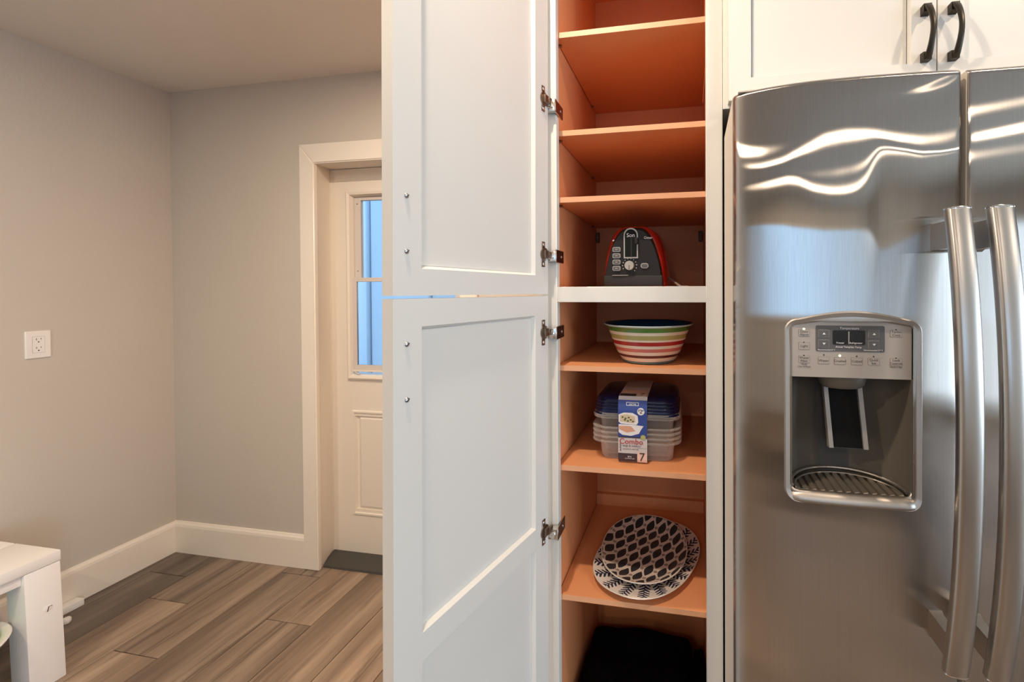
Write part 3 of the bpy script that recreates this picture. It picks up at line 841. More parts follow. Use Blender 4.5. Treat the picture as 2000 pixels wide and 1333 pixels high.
for i in range(25):
    t = i / 24; x = .1655 + (.3660 - .1655) * t
    e = min(1, min(t, 1 - t) / .10); e = sqrt(max(0, 1 - (1 - e) ** 2)); ys_ = ysurf(x)
    q = [(.004, 1.0300), (-.004, 1.0310), (-.0085, 1.0345), (-.0095, 1.0385), (-.0065, 1.0450), (-.001, 1.0505), (.006, 1.0510)]
    rings.append([(x, ys_ + .004 + (dy - .004) * (.25 + .75 * e), 1.0405 + (z - 1.0405) * (.3 + .7 * e)) for dy, z in q])
b.loft(rings, True, True, True); b.build('lower_lip', M_BEZEL, dispenser, smooth=True, angle=60)
# control-panel details (flat, on the panel plane)
PPX = (PX1 - PX0) / 238.0          # metres per photo pixel across the panel
def px(x): return PX0 + (x - 1547.) * (PX1 - PX0) / (1785. - 1547.)
def pz(x, y): return PZ1 - ((y - 627.5) - (x - 1547) * .033) * (PZ1 - PZ0) / 109.
def flat(name, outline, y0, m, parent=dispenser, th=.0006):
    bb = B(); bb.poly(outline, 1, y0 - th, y0); return bb.build(name, m, parent)
def pbox(x0, x1, y0, y1):      # photo rectangle on panel
    xm = (x0 + x1) / 2; return px(x0), px(x1), pz(xm, y1), pz(xm, y0)
flat('display_surround', rrect(*pbox(1597, 1733, 640, 690), .003), PYF, M_DISP)
flat('display', rrect(*pbox(1631, 1695, 649, 676.5), .002), PYF - .0006, M_DISPBLK)
x0, x1, z0, z1 = pbox(1661.7, 1664, 651, 675); flat('display_divider', [(x0, z0), (x1, z0), (x1, z1), (x0, z1)], PYF - .0012, M_PRINTL, th=.0002)
def button(xc, yc, w_=23, h_=14, m_line=M_PRINTG, m_face=M_PANEL, y=PYF):
    X0, X1, Z0, Z1 = pbox(xc - w_ / 2, xc + w_ / 2, yc - h_ / 2, yc + h_ / 2)
    bb = B(); bb.poly(rrect(X0, X1, Z0, Z1, .0012, 3), 1, y - .0004, y); bb.mi = 1
    e = .00055; bb.poly(rrect(X0 + e, X1 - e, Z0 + e, Z1 - e, .0009, 3), 1, y - .0007, y - .0003)
    return bb.build('button', [m_line, m_face], dispenser)
M_LINE = mat('button_shadow_line', (.25, .215, .185), .5, .2)  # darker ring paints the shadow line round each button
BT = [(1573.5, 652.0), (1573.5, 677.5), (1573.5, 703.5), (1613.0, 706), (1645.5, 707.5), (1679, 708.5), (1712, 709.5), (1755, 657), (1755, 710.5)]
for (x, y) in BT: button(x, y, m_line=M_LINE)
for (x, y) in ((1613, 654), (1613, 673.5), (1712, 657), (1712, 677)): button(x, y, 22, 15, M_PRINTL, M_DISP, PYF - .0006)
for (x, y, up) in ((1613.5, 654, 1), (1613.5, 673.5, -1), (1712.5, 657, 1), (1712.5, 677, -1)):
    xx, zz = px(x), pz(x, y); s = .0026
    flat('arrow_mark', [(xx - s, zz - up * s * .55), (xx + s, zz - up * s * .55), (xx, zz + up * s * .75)], PYF - .0013, M_PRINTW, th=.0002)
for i, (x, y) in enumerate(((1573, 644.5), (1573, 670.5), (1573, 696), (1613.5, 695.5), (1645.5, 697.5), (1679, 699), (1712, 699.8), (1755, 650), (1755, 703.5))):
    lit = i in (0, 4); r = .0019 if lit else .0012
    b = B(); b.dome((px(x), PYF, pz(x, y)), r, n=12, m=3, h=.0008); b.build('indicator_light', M_LED if lit else M_HOLE, dispenser)
yL = PYF - .0009
def T_(s, x, y, size, al='CENTER'): return (s, px(x), pz(x, y), yL, size, al)
lettering([T_('Door', 1573.5, 649.5, .0058), T_('Alarm', 1573.5, 655.5, .0058), T_('Light', 1573.5, 677.5, .0062), T_('Water', 1573.5, 700.5, .0058), T_('Filter', 1573.5, 706.5, .0058),
           T_('Hold', 1573.5, 713, .0042), T_('3 Sec to Reset', 1573.5, 717.5, .0036),
           T_('Water', 1613, 706.5, .0060), T_('Crushed', 1645.5, 707.5, .0056), T_('Cubed', 1679, 708.5, .0060), T_('Quick', 1712, 706.5, .0056), T_('Ice', 1712, 712.5, .0056),
           T_('Turbo', 1755, 654, .0058), T_('Cool', 1755, 660, .0058), T_('Lock', 1755, 707.5, .0058), T_('Controls', 1755, 713.5, .0052), T_('Hold 3 Sec', 1755, 720, .0042)], 'lettering', M_PRINTG, dispenser, ext=.0001)
yL = PYF - .0014
lettering([T_('Temperature', 1664, 645, .0056), T_('Freezer', 1646, 672.5, .0040), T_('Refrigerator', 1677, 673.5, .0040), T_('Actual Temp', 1651, 680.5, .0044), T_('Set Temp', 1677, 681.5, .0044),
           T_('Recommended 0\u00b0 F', 1601, 685.0, .0034, 'LEFT'), T_('Recommended 37\u00b0 F', 1729, 688.5, .0034, 'RIGHT')], 'lettering', M_PRINTW, dispenser, ext=.0001)

# ================================================================== THINGS IN THE PANTRY
# ---- toaster (control end towards the room)
TZ0 = 1.395
toaster = thing('toaster', 'red and charcoal toaster with a dial standing on the pantry shelf above the bowl', 'toaster', (-.125, .92, TZ0))
def toast_section(y, k, hw0, hw1, h):
    """closed arch section in xz at depth y: k scales"""
    pts = []
    n = 24
    for i in range(n + 1):
        t = i / n; a = pi * t
        x = -cos(a); zz = sin(a)
        # superellipse arch
        xx = abs(x) ** .52 * (1 if x > 0 else -1); zc = abs(zz) ** .55
        hw = hw0 + (hw1 - hw0) * zc ** 1.5
        pts.append((xx * hw * k, y, zc * h * (.5 + .5 * k)))
    return pts
b = B()
b.loft([toast_section(.004, .96, .066, .053, .138), toast_section(.016, 1.0, .070, .059, .1425), toast_section(.12, 1.02, .074, .066, .146), toast_section(.22, 1.0, .073, .060, .143), toast_section(.235, .95, .068, .054, .136)])
b.build('shell', mat('red_enamel', (.36, .010, .008), .22, 0., .6, Coat_Weight=.5), toaster, smooth=True, angle=60)
b = B()
M_CHAR = mat('charcoal_plastic', (.019, .016, .014), .42, .1, .25)
b.loft([toast_section(.012, .985, .0690, .046, .1400), toast_section(-.002, .975, .0685, .045, .1385), toast_section(-.010, .94, .0690, .043, .135)])
pnl = b.build('end_panel', M_CHAR, toaster, smooth=True, angle=50)
b = B(); b.box(-.0655, .0655, -.0106, .01, 0, .0300, .003, 2); b.build('base', mat('charcoal_base', (.017, .014, .012), .45), toaster, smooth=True)
yp = -.0105
def arch(x0, x1, z0, z1, n=10, r=None):
    r = (x1 - x0) / 2; pts = [(x0, z0), (x1, z0)]
    for i in range(n + 1):
        t = pi * i / n; pts.append(((x0 + x1) / 2 + r * cos(t), z1 - r + r * sin(t)))
    return pts
b = B(); b.poly(arch(-.0200, .0120, .0675, .1352), 1, yp - .003, yp + .004); M_SILV = mat('silver_print', (.42, .38, .33), .4, .3); b.build('lever_bezel', M_SILV, toaster)
b = B(); b.poly(arch(-.0172, .0092, .0705, .1320), 1, yp - .0036, yp - .001); b.build('lever_slot', mat('slot_black', (.006, .008, .006), .5, 0, .15), toaster)
b = B(); b.box(-.0045, -.0005, yp - .0046, yp - .002, .071, .112, .0005, 1); b.box(.0055, .0125, yp - .012, yp - .002, .098, .113, .002, 2); b.build('lever', M_HOLE, toaster)
lettering([('Son', -.004, .1185, yp - .0037, .0125)], 'lettering', M_PRINTW, toaster, ext=.0002)
lettering([('Oster', .0345, .1125, yp - .0006, .0078)], 'lettering', M_PRINTW, toaster, ext=.0006)
for z in (.0875, .0735, .0595, .0455):
    b = B(); b.poly(rrect(-.0455, -.0275, z - .0055, z + .0055, .0035), 1, yp - .003, yp + .004); b.mi = 1
    b.poly(rrect(-.0438, -.0292, z - .0038, z + .0038, .0025), 1, yp - .0042, yp - .002)
    b.mi = 2; b.box(-.0395, -.0335, yp - .0046, yp - .004, z - .0007, z + .0007)
    b.build('button', [M_SILV, M_DISP, M_SILV], toaster)
b = B(); b.cyl((-.0072, yp + .004, .0515), (-.0072, yp - .010, .0515), .0112, .0100, 28); b.mi = 1; b.box(-.0078, -.0062, yp - .0106, yp - .0095, .0425, .052); b.build('dial', [M_SILV, M_DISP], toaster, smooth=True, angle=40)
b = B()
for i in range(11):
    a = radians(205 - i * 25); x, z = -.0072 + .0158 * cos(a), .0515 + .0158 * sin(a)
    b.dome((x, yp - .0003, z), .0011, n=8, m=2, h=.0006)
t_ = b.build('dial_marks', M_PRINTW, toaster); t_['kind'] = 'stuff'
b = B(); b.poly(rrect(.0180, .0350, .0448, .0565, .0055), 1, yp - .003, yp + .004); b.mi = 1; b.poly(rrect(.0198, .0332, .0466, .0547, .0038), 1, yp - .0042, yp - .002); b.build('button', [M_SILV, M_DISP], toaster)
b = B(); b.box(-.046, -.010, yp - .0035, yp - .001, .0295, .0307); b.build('trim_line', M_SILV, toaster)
b = B(); b.poly([(-.0475 + .001, .107), (-.042, .107), (-.0425, .1105)], 1, yp - .001, yp + .004); b.build('arrow_mark', M_PRINTW, toaster)
b = B(); cpts = []
for i in range(25):
    t = i / 24; cpts.append((.070 + .05 * t, .11 - .15 * t + .01 * sin(6 * t), .028 - .0245 * min(1, t * 1.4)))
b.tube(cpts, .0028, 8); b.build('power_cord', mat('grey_cord', (.30, .25, .22), .5), toaster, smooth=True)

# ---- striped mixing bowl
BZ = SH[3] + SHT / 2
bowl = thing('mixing_bowl', 'melamine mixing bowl with green, red, pink and maroon stripes, dark blue inside', 'bowl', (-.0945, .952, BZ))
def stripe_mat():
    m = mat('striped_glaze', (.8, .7, .6), .18, 0, .6); t = NT(m)
    tc = t.new('ShaderNodeTexCoord'); sp = t.new('ShaderNodeSeparateXYZ'); t.link(tc.outputs['Object'], sp.inputs[0])
    f = t.m('DIVIDE', sp.outputs[2], .0865)
    cream = (.78, .66, .52)
    st = [(0, (.12, .20, .20)), (.075, cream), (.175, (.10, .022, .028)), (.250, cream), (.335, (.58, .16, .13)), (.425, cream), (.500, (.40, .018, .020)), (.598, cream), (.650, (.42, .36, .12)), (.765, cream), (.840, (.08, .20, .035)), (.962, (.55, .66, .68))]
    t.link(t.ramp(f, st, 'CONSTANT'), t.b.inputs['Base Color']); return m
b = B()
po = [(.052, 0), (.0595, .0005), (.0615, .003), (.0640, .009), (.0700, .0175), (.0755, .028), (.0815, .043), (.0868, .057), (.0925, .073), (.0965, .082), (.1005, .0845), (.1032, .0858), (.1036, .0870), (.1025, .0878)]
pi_ = [(.1000, .0868), (.0940, .082), (.0880, .068), (.0800, .045), (.0720, .025), (.060, .011), (.030, .0075), (.0005, .007)]
b.lathe(po + pi_, (0, 0, 0), 72, mis=[0] * (len(po) - 1) + [1] * len(pi_), cap0=True, cap1=True)
b.build('bowl', [stripe_mat(), mat('teal_glaze', (.006, .045, .095), .2)], bowl, smooth=True, angle=70)

# ---- food containers wrapped in a printed sleeve
KZ = SH[4] + SHT / 2
cont = thing('container_set', 'stack of clear food containers with navy lids held by a printed cardboard sleeve', 'food container', (-.1200, .983, KZ))
def rr3(hx, hy, r, z, n=5, ox=0, oy=0):
    return [(ox + x, oy + y, z) for x, y in rrect(-hx, hx, -hy, hy, r, n)]
KX, KY = .0825, .0725           # body half sizes
def container(z, h, hx, hy, rim, name='container'):
    bb = B()
    bb.loft([rr3(hx * .97, hy * .97, .022, z), rr3(hx, hy, .024, z + .004), rr3(hx * 1.04, hy * 1.04, .026, z + h - .006), rr3(hx + rim * .35, hy + rim * .35, .028, z + h - .004), rr3(hx + rim, hy + rim, .032, z + h - .0015), rr3(hx + rim * 1.04, hy + rim * 1.04, .033, z + h - .0045)], True, True, False)
    return bb.build(name, M_CLEAR, cont, smooth=True, angle=50)
for i in range(4):
    container(.0005 + i * .0105, .047, KX, KY, .0175)
container(.0485, .052, KX * .985, KY * .985, .0165)
b = B()
for k in range(7):
    for zz in (.010, .018): pass
for i in range(5):
    z = .101 + i * .0072; s = 1 - .012 * i
    b = B()
    hx, hy = (KX + .0125) * s, (KY + .0125) * s
    b.loft([rr3(hx + .002, hy + .002, .032, z), rr3(hx + .0025, hy + .0025, .032, z + .003), rr3(hx, hy, .031, z + .0068)] + ([rr3(hx - .003, hy - .003, .030, z + .0105), rr3(hx - .009, hy - .009, .026, z + .0135), rr3(hx - .016, hy - .016, .022, z + .0145)] if i == 4 else []), True, i == 0, True)
    b.build('lid', M_NAVY, cont, smooth=True, angle=45)
b = B(); hx, hy = KX + .0165, KY + .0165
b.loft([rr3(hx - .004, hy - .004, .032, .0985), rr3(hx, hy, .034, .1000), rr3(hx - .001, hy - .001, .034, .1035), rr3(hx - .004, hy - .004, .032, .1085)], True, False, False); b.build('lid_rim', M_CLEAR, cont, smooth=True)
# sleeve: a band around the middle
SW0, SW1 = -.0365, .0275          # x range relative
yf = -(KY + .0190); ybk = KY + .0185; ztop = .1455
sl = B()
def band(y0, z0, y1, z1, th=.0008):
    pass
pathf = [(yf + .008, .0002), (yf + .0012, .004), (yf, .010), (yf, .055), (yf, .098), (yf, .116), (yf + .004, .138), (yf + .011, .1454), (0, .1462), (ybk - .008, .1452), (ybk, .138), (ybk + .002, .10), (ybk - .006, .004), (ybk - .012, .0002)]
rings = []
for (y, z) in pathf: rings.append([(SW0, y, z), (SW1, y, z)])
sl.loft(rings, False, False, False)
M_SLV = mat('sleeve_card', (.62, .56, .54), .38)
slv = sl.build('sleeve', [M_SLV], cont); md = slv.modifiers.new('thick', 'SOLIDIFY'); md.thickness = .0006; md.offset = 0
# flat print laid on the sleeve's front, following its slope
def sleeve_pt(u, s):
    """u across 0..1, s up the front 0..1 (bottom to top edge) -> point just in front"""
    zz = .004 + s * (.141 - .004)
    ps = pathf[1:8]
    for (ya, za), (yb2, zb) in zip(ps[:-1], ps[1:]):
        if za <= zz <= zb + 1e-9:
            y = ya + (yb2 - ya) * (zz - za) / (zb - za); break
    else: y = ps[-1][0]
    return Vector((SW0 + u * (SW1 - SW0), y, zz))
def print_patch(us, name, material, off=.0009):
    """us: outline polygon in (u,s)"""
    bb = B(); vs = [sleeve_pt(u, s) + Vector((0, -off, 0)) for u, s in us]
    bb.bm.faces.new([bb.bm.verts.new(v) for v in vs]); return bb.build(name, material, slv)
def rect_patch(u0, u1, s0, s1, name, material, off=.0009, n=30):
    bb = B(); rings = []
    for i in range(n + 1):
        s = s0 + (s1 - s0) * i / n; rings.append([sleeve_pt(u0, s) + Vector((0, -off, 0)), sleeve_pt(u1, s) + Vector((0, -off, 0))])
    bb.loft(rings, False, False, False); return bb.build(name, material, slv)
M_PNAVY = mat('print_navy', (.035, .065, .27), .4); M_PDK = mat('print_dark_brown', (.055, .035, .04), .4); M_PRED = mat('print_red', (.42, .012, .022), .4)
M_PWH = mat('print_paper', (.78, .74, .73), .4); M_PPEACH = mat('print_peach', (.78, .55, .45), .4); M_PFOOD = mat('print_food', (.62, .50, .33), .4); M_PGRN = mat('print_green', (.08, .10, .03), .4)
rect_patch(.0, 1, .40, .985, 'print_blue_field', M_PNAVY)
rect_patch(.0, .66, .0, .135, 'print_dark_band', M_PDK)
rect_patch(.66, .99, .0, .165, 'print_seven_box', M_PPEACH)
rect_patch(.0, 1, .385, .405, 'print_dark_edge', M_PDK, .0011)
# the pictured containers: two pale tubs with food
print_patch([(.02, .64), (.02, .755), (.2, .79), (.5, .79), (.68, .745), (.70, .64), (.64, .60), (.1, .61)], 'print_tub', M_PWH, .0013)
print_patch([(.07, .645), (.07, .745), (.3, .765), (.58, .735), (.60, .65), (.5, .625)], 'print_food', M_PFOOD, .0015)
for (u, s) in ((.12, .72), (.22, .70), (.33, .715), (.20, .675), (.40, .68), (.48, .655), (.30, .66)):
    print_patch([(u, s - .012), (u + .07, s - .016), (u + .075, s + .006), (u + .02, s + .012)], 'print_herb', M_PGRN, .0017)
print_patch([(.02, .47), (.02, .60), (.5, .60), (.88, .585), (.80, .53), (.72, .46), (.45, .42), (.15, .43)], 'print_tub', M_PWH, .0013)
print_patch([(.03, .52), (.03, .575), (.45, .575), (.6, .50), (.3, .47)], 'print_food', mat('print_orange', (.66, .34, .22), .4), .0015)
circ = [(.79 + .125 * cos(2 * pi * i / 24), .815 + .058 * sin(2 * pi * i / 24)) for i in range(24)]
print_patch(circ, 'print_price_disc', M_PWH, .0014)
circ = [(.865 + .09 * cos(2 * pi * i / 20), .405 + .040 * sin(2 * pi * i / 20)) for i in range(20)]
print_patch(circ, 'print_round_seal', mat('print_olive', (.42, .42, .16), .4), .0016)
rect_patch(.28, .71, .90, .955, 'print_logo_frame', M_PWH, .0012, 3); rect_patch(.30, .69, .908, .947, 'print_logo_field', M_PNAVY, .0014, 3)
rect_patch(.66, .99, .225, .228, 'print_rule', M_PDK, .0012, 3)
def sl_text(items, material, off=.0018):
    bm = bmesh.new()
    for t_, u, s, size, al in items:
        me = text_mesh(t_, size, al, .0001); n0 = len(bm.verts); bm.from_mesh(me); bm.verts.ensure_lookup_table()
        for v in bm.verts[n0:]:
            p = sleeve_pt(u, max(0.001, min(.985, s + v.co.y / .137))); v.co = Vector((p.x + v.co.x, p.y - off - v.co.z, p.z))
    me = bpy.data.meshes.new('lettering'); bm.to_mesh(me); bm.free(); me.materials.clear(); me.materials.append(material)
    lo_ = link(bpy.data.objects.new('lettering', me), slv); lo_['kind'] = 'stuff'
sl_text([('Combo', .04, .325, .0172, 'LEFT')], M_PRED)
sl_text([('5', .04, .262, .0105, 'LEFT'), ('2', .04, .200, .0105, 'LEFT'), ('large & medium', .16, .258, .0062, 'LEFT'), ('containers with lids', .15, .205, .0045, 'LEFT'), ('2', .79, .815, .0125, 'CENTER'), ('$', .72, .83, .0060, 'CENTER'), ('97', .865, .83, .0055, 'CENTER')], M_PDK)
sl_text([('7', .825, .082, .0260, 'CENTER')], M_PDK)
sl_text([('BPA', .40, .082, .0052, 'CENTER'), ('microwave safe', .40, .055, .0034, 'CENTER'), ('serve', .50, .928, .0075, 'CENTER')], M_PWH)
# print on the top flap
b = B(); b.box(SW0 + .002, SW1 - .002, yf + .030, yf + .062, .1466, .1468); b.build('top_print_peach', M_PPEACH, slv)
b = B(); b.box(SW0 + .002, SW1 - .026, yf + .0105, yf + .028, .1466, .1468); b.build('top_print_dark', M_PDK, slv)
bm = bmesh.new(); bm.from_mesh(text_mesh('7', .024, 'CENTER', .0002))
for v in bm.verts: v.co = Vector((SW1 - .013 + v.co.x, yf + .0255 + v.co.y, .1472))
me = bpy.data.meshes.new('lettering'); bm.to_mesh(me); bm.free(); me.materials.clear(); me.materials.append(M_PDK); link(bpy.data.objects.new('lettering', me), slv)
b = B(); b.box(SW1 - .026, SW1 - .002, yf + .0105, yf + .028, .1466, .1468); b.build('top_print_peach', M_PPEACH, slv)

# ---- platter and plate
PZ_ = SH[5] + SHT / 2
def squircle(hx, hy, p, n=64):
    out = []
    for i in range(n):
        a = 2 * pi * i / n; c, s = cos(a), sin(a)
        r = (abs(c / hx) ** p + abs(s / hy) ** p) ** (-1 / p); out.append((r * c, r * s))
    return out
def plate_mesh(name, hx, hy, p, rim_h, th, mats, parent, flat_k=.68):
    ou = squircle(hx, hy, p); bb = B()
    def ring(k, z): return [(x * k, y * k, z) for x, y in ou]
    bb.loft([ring(.60, 0), ring(.70, .0008), ring(.97, rim_h - th * .6), ring(1.0, rim_h), ring(.995, rim_h + .0016), ring(.975, rim_h + .0012), ring(.80, th + rim_h * .30), ring(flat_k, th + .001), ring(.35, th), ring(.02, th)], True, True, True, mis=[1, 1, 1, 1, 1, 0, 0, 0, 0])
    return bb.build(name, mats, parent, smooth=True, angle=60)
def leaf_print():
    m = mat('leaf_print_glaze', (.8, .7, .62), .2); t = NT(m)
    tc = t.new('ShaderNodeTexCoord'); sp = t.new('ShaderNodeSeparateXYZ'); t.link(tc.outputs['Object'], sp.inputs[0])
    X, Y = sp.outputs[0], sp.outputs[1]
    rx_, ry_, cx_, cy_ = .0318, -.0073, .0087, -.0357          # lattice steps along a row and down a column
    det = rx_ * cy_ - ry_ * cx_
    def lat(ox, oy):
        i = t.m('ADD', t.m('ADD', t.m('MULTIPLY', X, cy_ / det), t.m('MULTIPLY', Y, -cx_ / det)), ox + 40.5)
        j = t.m('ADD', t.m('ADD', t.m('MULTIPLY', X, -ry_ / det), t.m('MULTIPLY', Y, rx_ / det)), oy + 40.5)
        return t.m('SUBTRACT', t.m('FRACT', i), .5), t.m('SUBTRACT', t.m('FRACT', j), .5)
    fi, fj = lat(0, 0)
    sa, ca = sin(radians(19)), cos(radians(19))
    ds = []
    for oi, oj in ((0, 0), (1, 0), (-1, 0), (0, 1), (0, -1), (1, -1), (-1, 1)):
        a_, b_ = t.m('ADD', fi, oi), t.m('ADD', fj, oj)
        dx = t.m('ADD', t.m('MULTIPLY', a_, rx_), t.m('MULTIPLY', b_, cx_)); dy = t.m('ADD', t.m('MULTIPLY', a_, ry_), t.m('MULTIPLY', b_, cy_))
        al = t.m('ADD', t.m('MULTIPLY', dx, sa), t.m('MULTIPLY', dy, ca)); pe = t.m('SUBTRACT', t.m('MULTIPLY', dx, ca), t.m('MULTIPLY', dy, sa))
        ds.append(t.m('ADD', t.m('DIVIDE', t.m('ABSOLUTE', pe), .0101), t.m('POWER', t.m('DIVIDE', t.m('ABSOLUTE', al), .0220), 1.8)))
    d = ds[0]
    for x in ds[1:]: d = t.m('MINIMUM', d, x)
    leaf = t.m('LESS_THAN', d, 1.0)
    gi, gj = lat(.5, 0)
    dx = t.m('ADD', t.m('MULTIPLY', gi, rx_), t.m('MULTIPLY', gj, cx_)); dy = t.m('ADD', t.m('MULTIPLY', gi, ry_), t.m('MULTIPLY', gj, cy_))
    dots = t.m('LESS_THAN', t.m('SQRT', t.m('ADD', t.m('POWER', dx, 2), t.m('POWER', dy, 2))), .0046)
    n = t.noise(t.obj((1, 1, 1)), 60, 3)
    navy = t.mix(n, (.008, .012, .016), (.030, .042, .052))
    c = t.mix(dots, (.66, .57, .50), (.27, .225, .195)); c = t.mix(leaf, c, navy)
    t.link(c, t.b.inputs['Base Color']); return m
def fern_print():
    m = mat('fern_print_glaze', (.8, .7, .62), .2); t = NT(m)
    tc = t.new('ShaderNodeTexCoord'); sp = t.new('ShaderNodeSeparateXYZ'); t.link(tc.outputs['Object'], sp.inputs[0])
    X, Y = sp.outputs[0], sp.outputs[1]
    ang = t.m('ARCTAN2', Y, X); N = 21
    rad = t.m('SQRT', t.m('ADD', t.m('POWER', X, 2), t.m('POWER', Y, 2)))
    q = t.m('SUBTRACT', t.m('FRACT', t.m('ADD', t.m('MULTIPLY', ang, N / (2 * pi)), 20.5)), .5)
    w_ = t.m('MULTIPLY', t.m('ABSOLUTE', q), t.m('MULTIPLY', rad, 2 * pi / N))       # metres off the stem
    side = t.m('MULTIPLY', t.m('SIGN', q), .21)
    ph = t.m('FRACT', t.m('ADD', t.m('ADD', t.m('DIVIDE', rad, .0108), t.m('MULTIPLY', w_, -80.)), t.m('ADD', side, 20.)))
    wid = t.m('SUBTRACT', .70, t.m('MULTIPLY', w_, 22.))
    leafs = t.m('MULTIPLY', t.m('LESS_THAN', ph, wid), t.m('LESS_THAN', w_, .0125))
    stem = t.m('LESS_THAN', w_, .0007)
    f = t.m('MAXIMUM', leafs, stem)
    lim = t.m('LESS_THAN', rad, .158)
    c = t.mix(t.m('MULTIPLY', f, lim), (.70, .63, .57), (.018, .022, .055))
    t.link(c, t.b.inputs['Base Color']); return m
M_CER = mat('cream_ceramic', (.68, .61, .54), .25)
platter = thing('serving_platter', 'cream oval platter with navy fern sprigs around its rim, under the leaf plate', 'platter', (-.1025, 1.004, PZ_ + .0003), rot=(0, 0, radians(-20)))
plate_mesh('platter', .1175, .1560, 2.3, .017, .004, [fern_print(), M_CER], platter)
plate = thing('dinner_plate', 'plate printed with dark blue leaves and grey dots, on top of the fern platter', 'plate', (-.1135, 1.022, PZ_ + .0075), rot=(0, 0, 0))
plate_mesh('plate', .1065, .1370, 2.15, .017, .004, [leaf_print(), M_CER], plate)

# ---- folded black cloth at the bottom
clothm = mat('black_cloth', (.004, .004, .0045), .95, 0, .05); t = NT(clothm)
t.bump(t.noise(t.obj(), 180, 4), .6, .004)
def cloth(name, label, x0, x1, y0, y1, z0, z1, seed):
    rnd = random.Random(seed); b = B(); nx, ny, nzz = 16, 12, 10
    hx, hy, hz = (x1 - x0) / 2, (y1 - y0) / 2, (z1 - z0) / 2
    r = bmesh.ops.create_cube(b.bm, size=2); bmesh.ops.subdivide_edges(b.bm, edges=b.bm.edges, cuts=11, use_grid_fill=True)
    ph = [rnd.uniform(0, 6) for _ in range(6)]
    for v in b.bm.verts:
        x, y, z = v.co; p = 11.
        l = (abs(x) ** p + abs(y) ** p + abs(z) ** p) ** (1 / p)
        x, y, z = x / l, y / l, z / l
        d = .012 * sin(5 * x + ph[0]) * cos(4 * y + ph[1]) + .008 * sin(9 * y + 6 * z + ph[2])
        v.co = (hx * x * (1 + .4 * d), hy * y * (1 + .4 * d), hz * z + (d * .5 if z > .3 else 0))
    o = b.build(name, clothm, None, smooth=True, loc=((x0 + x1) / 2, (y0 + y1) / 2, (z0 + z1) / 2), angle=80)
    return tag(o, label, 'cloth')
cloth('folded_cloth', 'big folded black cloth filling the bottom of the pantry', -.276, .006, .885, 1.168, .1185, .432, 3)
cloth('folded_cloth', 'narrow roll of black cloth squeezed in right of the bigger folded one', .0065, .0385, .90, 1.145, .1185, .414, 5)

# ================================================================== LEFT SIDE
# ---- outlet
ox, oy, oz = WX0, 1.293, 1.1675
outlet = thing('wall_outlet', 'white duplex wall outlet on the left wall above the bench', 'outlet', (ox, oy, oz))
b = B(); b.loft([[(.0002, y, z) for y, z in rrect(-.0355, .0355, -.0575, .0575, .003)], [(.004, y, z) for y, z in rrect(-.0352, .0352, -.0572, .0572, .003)], [(.0062, y, z) for y, z in rrect(-.0325, .0325, -.0545, .0545, .003)]])
b.build('cover_plate', M_OUTLET, outlet, smooth=True, angle=30)
b = B(); b.mi = 0; b.poly([(y, z) for y, z in rrect(-.0172, .0172, -.0345, .0345, .002)], 0, .0055, .0066); b.mi = 1
b.poly([(y, z) for y, z in rrect(-.0162, .0162, -.0335, .0335, .002)], 0, .0058, .0076)
b.build('receptacle', [mat('plate_gap', (.42, .41, .40), .6), M_OUTLET], outlet)
for zc in (.017, -.019):
    for (y0, z0, hy, hz) in ((-.0065, zc + .006, .0011, .0042), (.0060, zc + .007, .0010, .0034)):
        b = B(); b.box(.0070, .0079, y0 - hy, y0 + hy, z0 - hz, z0 + hz); b.build('slot', mat('slot_grey', (.20, .19, .18), .8), outlet)
    b = B(); b.dome((.0074, -.0005, zc - .0055), .0026, (1, 0, 0), .0007, 12, 3); b.build('slot', M_HOLE, outlet)

# ---- white bench against the left wall
BX0, BX1, BYF, BYN = WX0 + .02, -2.2500, 1.1180, .15
bench = thing('bench', 'chunky white painted wooden bench against the left wall', 'bench', (0, 0, 0))
def top_plank(x0, x1, sag=.0):
    b = B(); b.box(x0, x1, BYN, BYF, .4185, .4565, .004, 2); return b.build('top_plank', M_BENCH, bench, smooth=True)
top_plank(-2.4735, BX1); top_plank(BX0, -2.4770)
LEGX0 = -2.3395
def leg(x0, x1, y0, y1):
    b = B(); b.box(x0, x1, y0, y1, 0, .4183, .004, 2)
    for v in b.bm.verts: v.co.x += .020 * (.4183 - v.co.z) / .4183 * (1 if x0 > -2.5 else -.3)      # slightly splayed
    return b.build('leg', M_BENCH, bench, smooth=True)
leg(LEGX0, BX1 - .002, 1.033, BYF - .001)
leg(BX0 + .002, BX0 + .09, 1.033, BYF - .001); leg(LEGX0, BX1 - .002, BYN + .03, BYN + .115); leg(BX0 + .002, BX0 + .09, BYN + .03, BYN + .115)
b = B(); b.box(-2.300, -2.262, .955, 1.0325, .382, .4183, .003, 2); b.build('cleat', M_BENCH, bench, smooth=True)
b = B(); b.box(BX0 + .03, BX0 + .055, .17, 1.033, .335, .4183, .003, 2); b.build('apron', M_BENCH, bench)
# knot on the leg face
b = B(); b.lathe([(.0, .0012), (.006, .0010), (.011, .0004), (.013, -.0004)], (0, 0, 0), 20, M=Matrix.Translation((BX1 + .0052, 1.083, .268)) @ Matrix.Rotation(radians(90), 4, 'Y')); b.build('knot', M_BENCH, bench, smooth=True)
b = B(); b.box(-.0008, .0008, -.0012, .0012, -.008, .008, M=Matrix.Translation((BX1 + .0062, 1.082, .266)) @ Matrix.Rotation(radians(-12), 4, 'X')); b.box(-.0008, .0008, -.001, .009, -.0008, .0008, M=Matrix.Translation((BX1 + .0058, 1.083, .274)) @ Matrix.Rotation(radians(-8), 4, 'X')); b.build('knot_crack', M_PRINTG, bench)

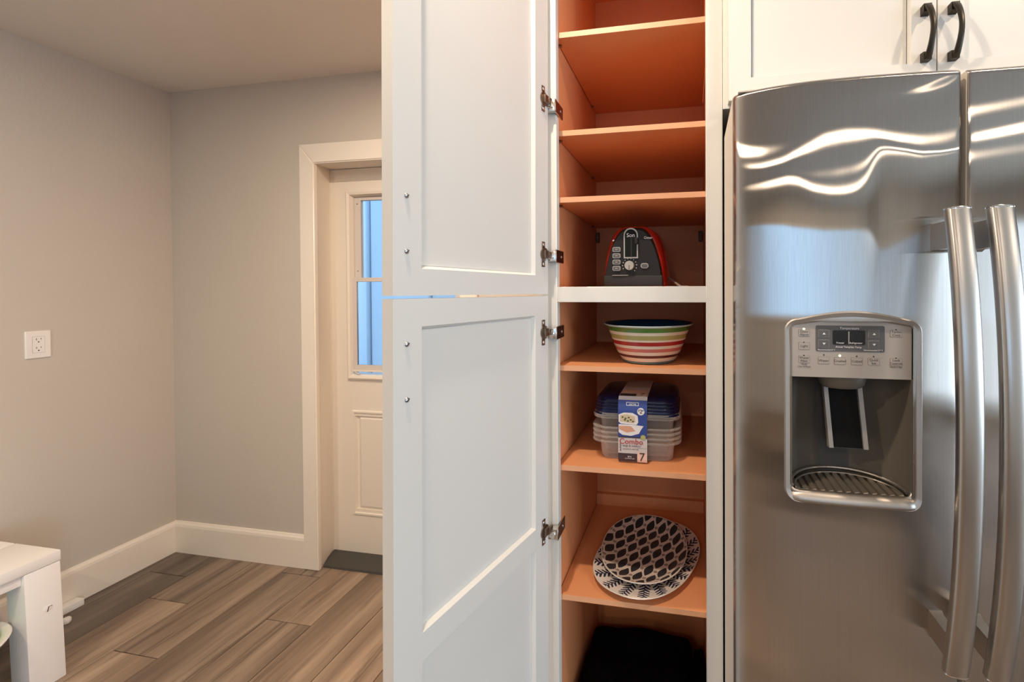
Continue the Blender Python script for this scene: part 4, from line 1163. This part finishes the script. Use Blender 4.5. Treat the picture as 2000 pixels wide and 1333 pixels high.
# ---- plastic basin below the bench
basin = thing('basin', 'white-rimmed plastic basin holding crumpled green and white things in front of the bench', 'basin', (-2.3440, .8400, .0))
b = B()
prof = [(.096, 0), (.100, .003), (.122, .080), (.146, .165), (.162, .218), (.176, .232), (.188, .242), (.1905, .248), (.187, .252), (.171, .248), (.158, .222), (.140, .16), (.117, .08), (.096, .008), (.001, .006)]
b.lathe(prof, (0, 0, 0), 64, mis=[0, 0, 0, 0, 0] + [1] * 5 + [0] * 4, cap0=True)
b.build('tub', [mat('pale_blue_plastic', (.52, .66, .76), .35), M_OUTLET], basin, smooth=True, angle=60)
def lump(name, label, c, s, m_, seed):
    rnd = random.Random(seed); b = B(); bmesh.ops.create_icosphere(b.bm, subdivisions=3, radius=1)
    ph = [rnd.uniform(0, 6) for _ in range(4)]
    for v in b.bm.verts:
        d = 1 + .14 * sin(4 * v.co.x + ph[0]) * cos(5 * v.co.y + ph[1]) + .08 * sin(9 * v.co.z + ph[2])
        v.co = Vector((v.co.x * s[0] * d, v.co.y * s[1] * d, v.co.z * s[2] * d))
    o = b.build(name, m_, None, smooth=True, loc=c, angle=80); return tag(o, label, 'cloth')
lump('crumpled_cloth', 'crumpled lime green cloth lying in the basin beside the bench', (-2.290, .958, .246), (.052, .036, .042), mat('lime_cloth', (.22, .50, .10), .7), 2)
lump('crumpled_cloth', 'crumpled white cloth beside the lime green one in the basin', (-2.360, .800, .165), (.08, .055, .05), mat('white_cloth', (.8, .82, .8), .8), 4)

b = B(); b.box(-.022, .022, -.055, .055, 0, .030, .004, 2)
o = b.build('wooden_block', M_BENCH, None, smooth=True, loc=(-2.671, 1.327, .0002)); tag(o, 'short white block lying on the floor against the left baseboard behind the bench', 'block')
b = B(); b.lathe([(.0, .0), (.011, .0), (.0135, .004), (.0135, .017), (.010, .022), (.0, .023)], (0, 0, 0), 24)
o = b.build('rubber_stopper', M_OUTLET, None, smooth=True, loc=(-2.578, 1.292, .0002)); tag(o, 'small round white stopper on the floor just behind the bench leg', 'stopper')

# ================================================================== CEILING LAMPS (all outside the frame)
CAN_AT = ['near the back door', 'added as unseen fill left of the camera', 'just in front of the pantry cabinet', 'just in front of the refrigerator', 'added as unseen fill near the patio door',
          'behind the camera on the left', 'behind the camera on the right', 'nearest the kitchen window on the left', 'nearest the kitchen window on the right']
for i, (x, y, pw) in enumerate(CANS):
    c = thing('recessed_light', 'round recessed ceiling light ' + CAN_AT[i], 'ceiling light', (x, y, CEIL), 'recessed ceiling lights')
    b = B(); b.lathe([(.026, -.0005), (.054, -.0005), (.054, -.004), (.036, -.006), (.026, -.002)], (0, 0, 0), 32); b.build('trim_ring', M_OUTLET, c, smooth=True)
    b = B(); b.lathe([(.026, -.0015), (.001, -.0015)], (0, 0, 0), 32); b.build('diffuser', M_CANLIT, c)
    a = area('lamp', (0, 0, -.012), (0, 0, 0), .05, .05, CAN_W * pw, CAN_COL, 'DISK'); a.parent = c
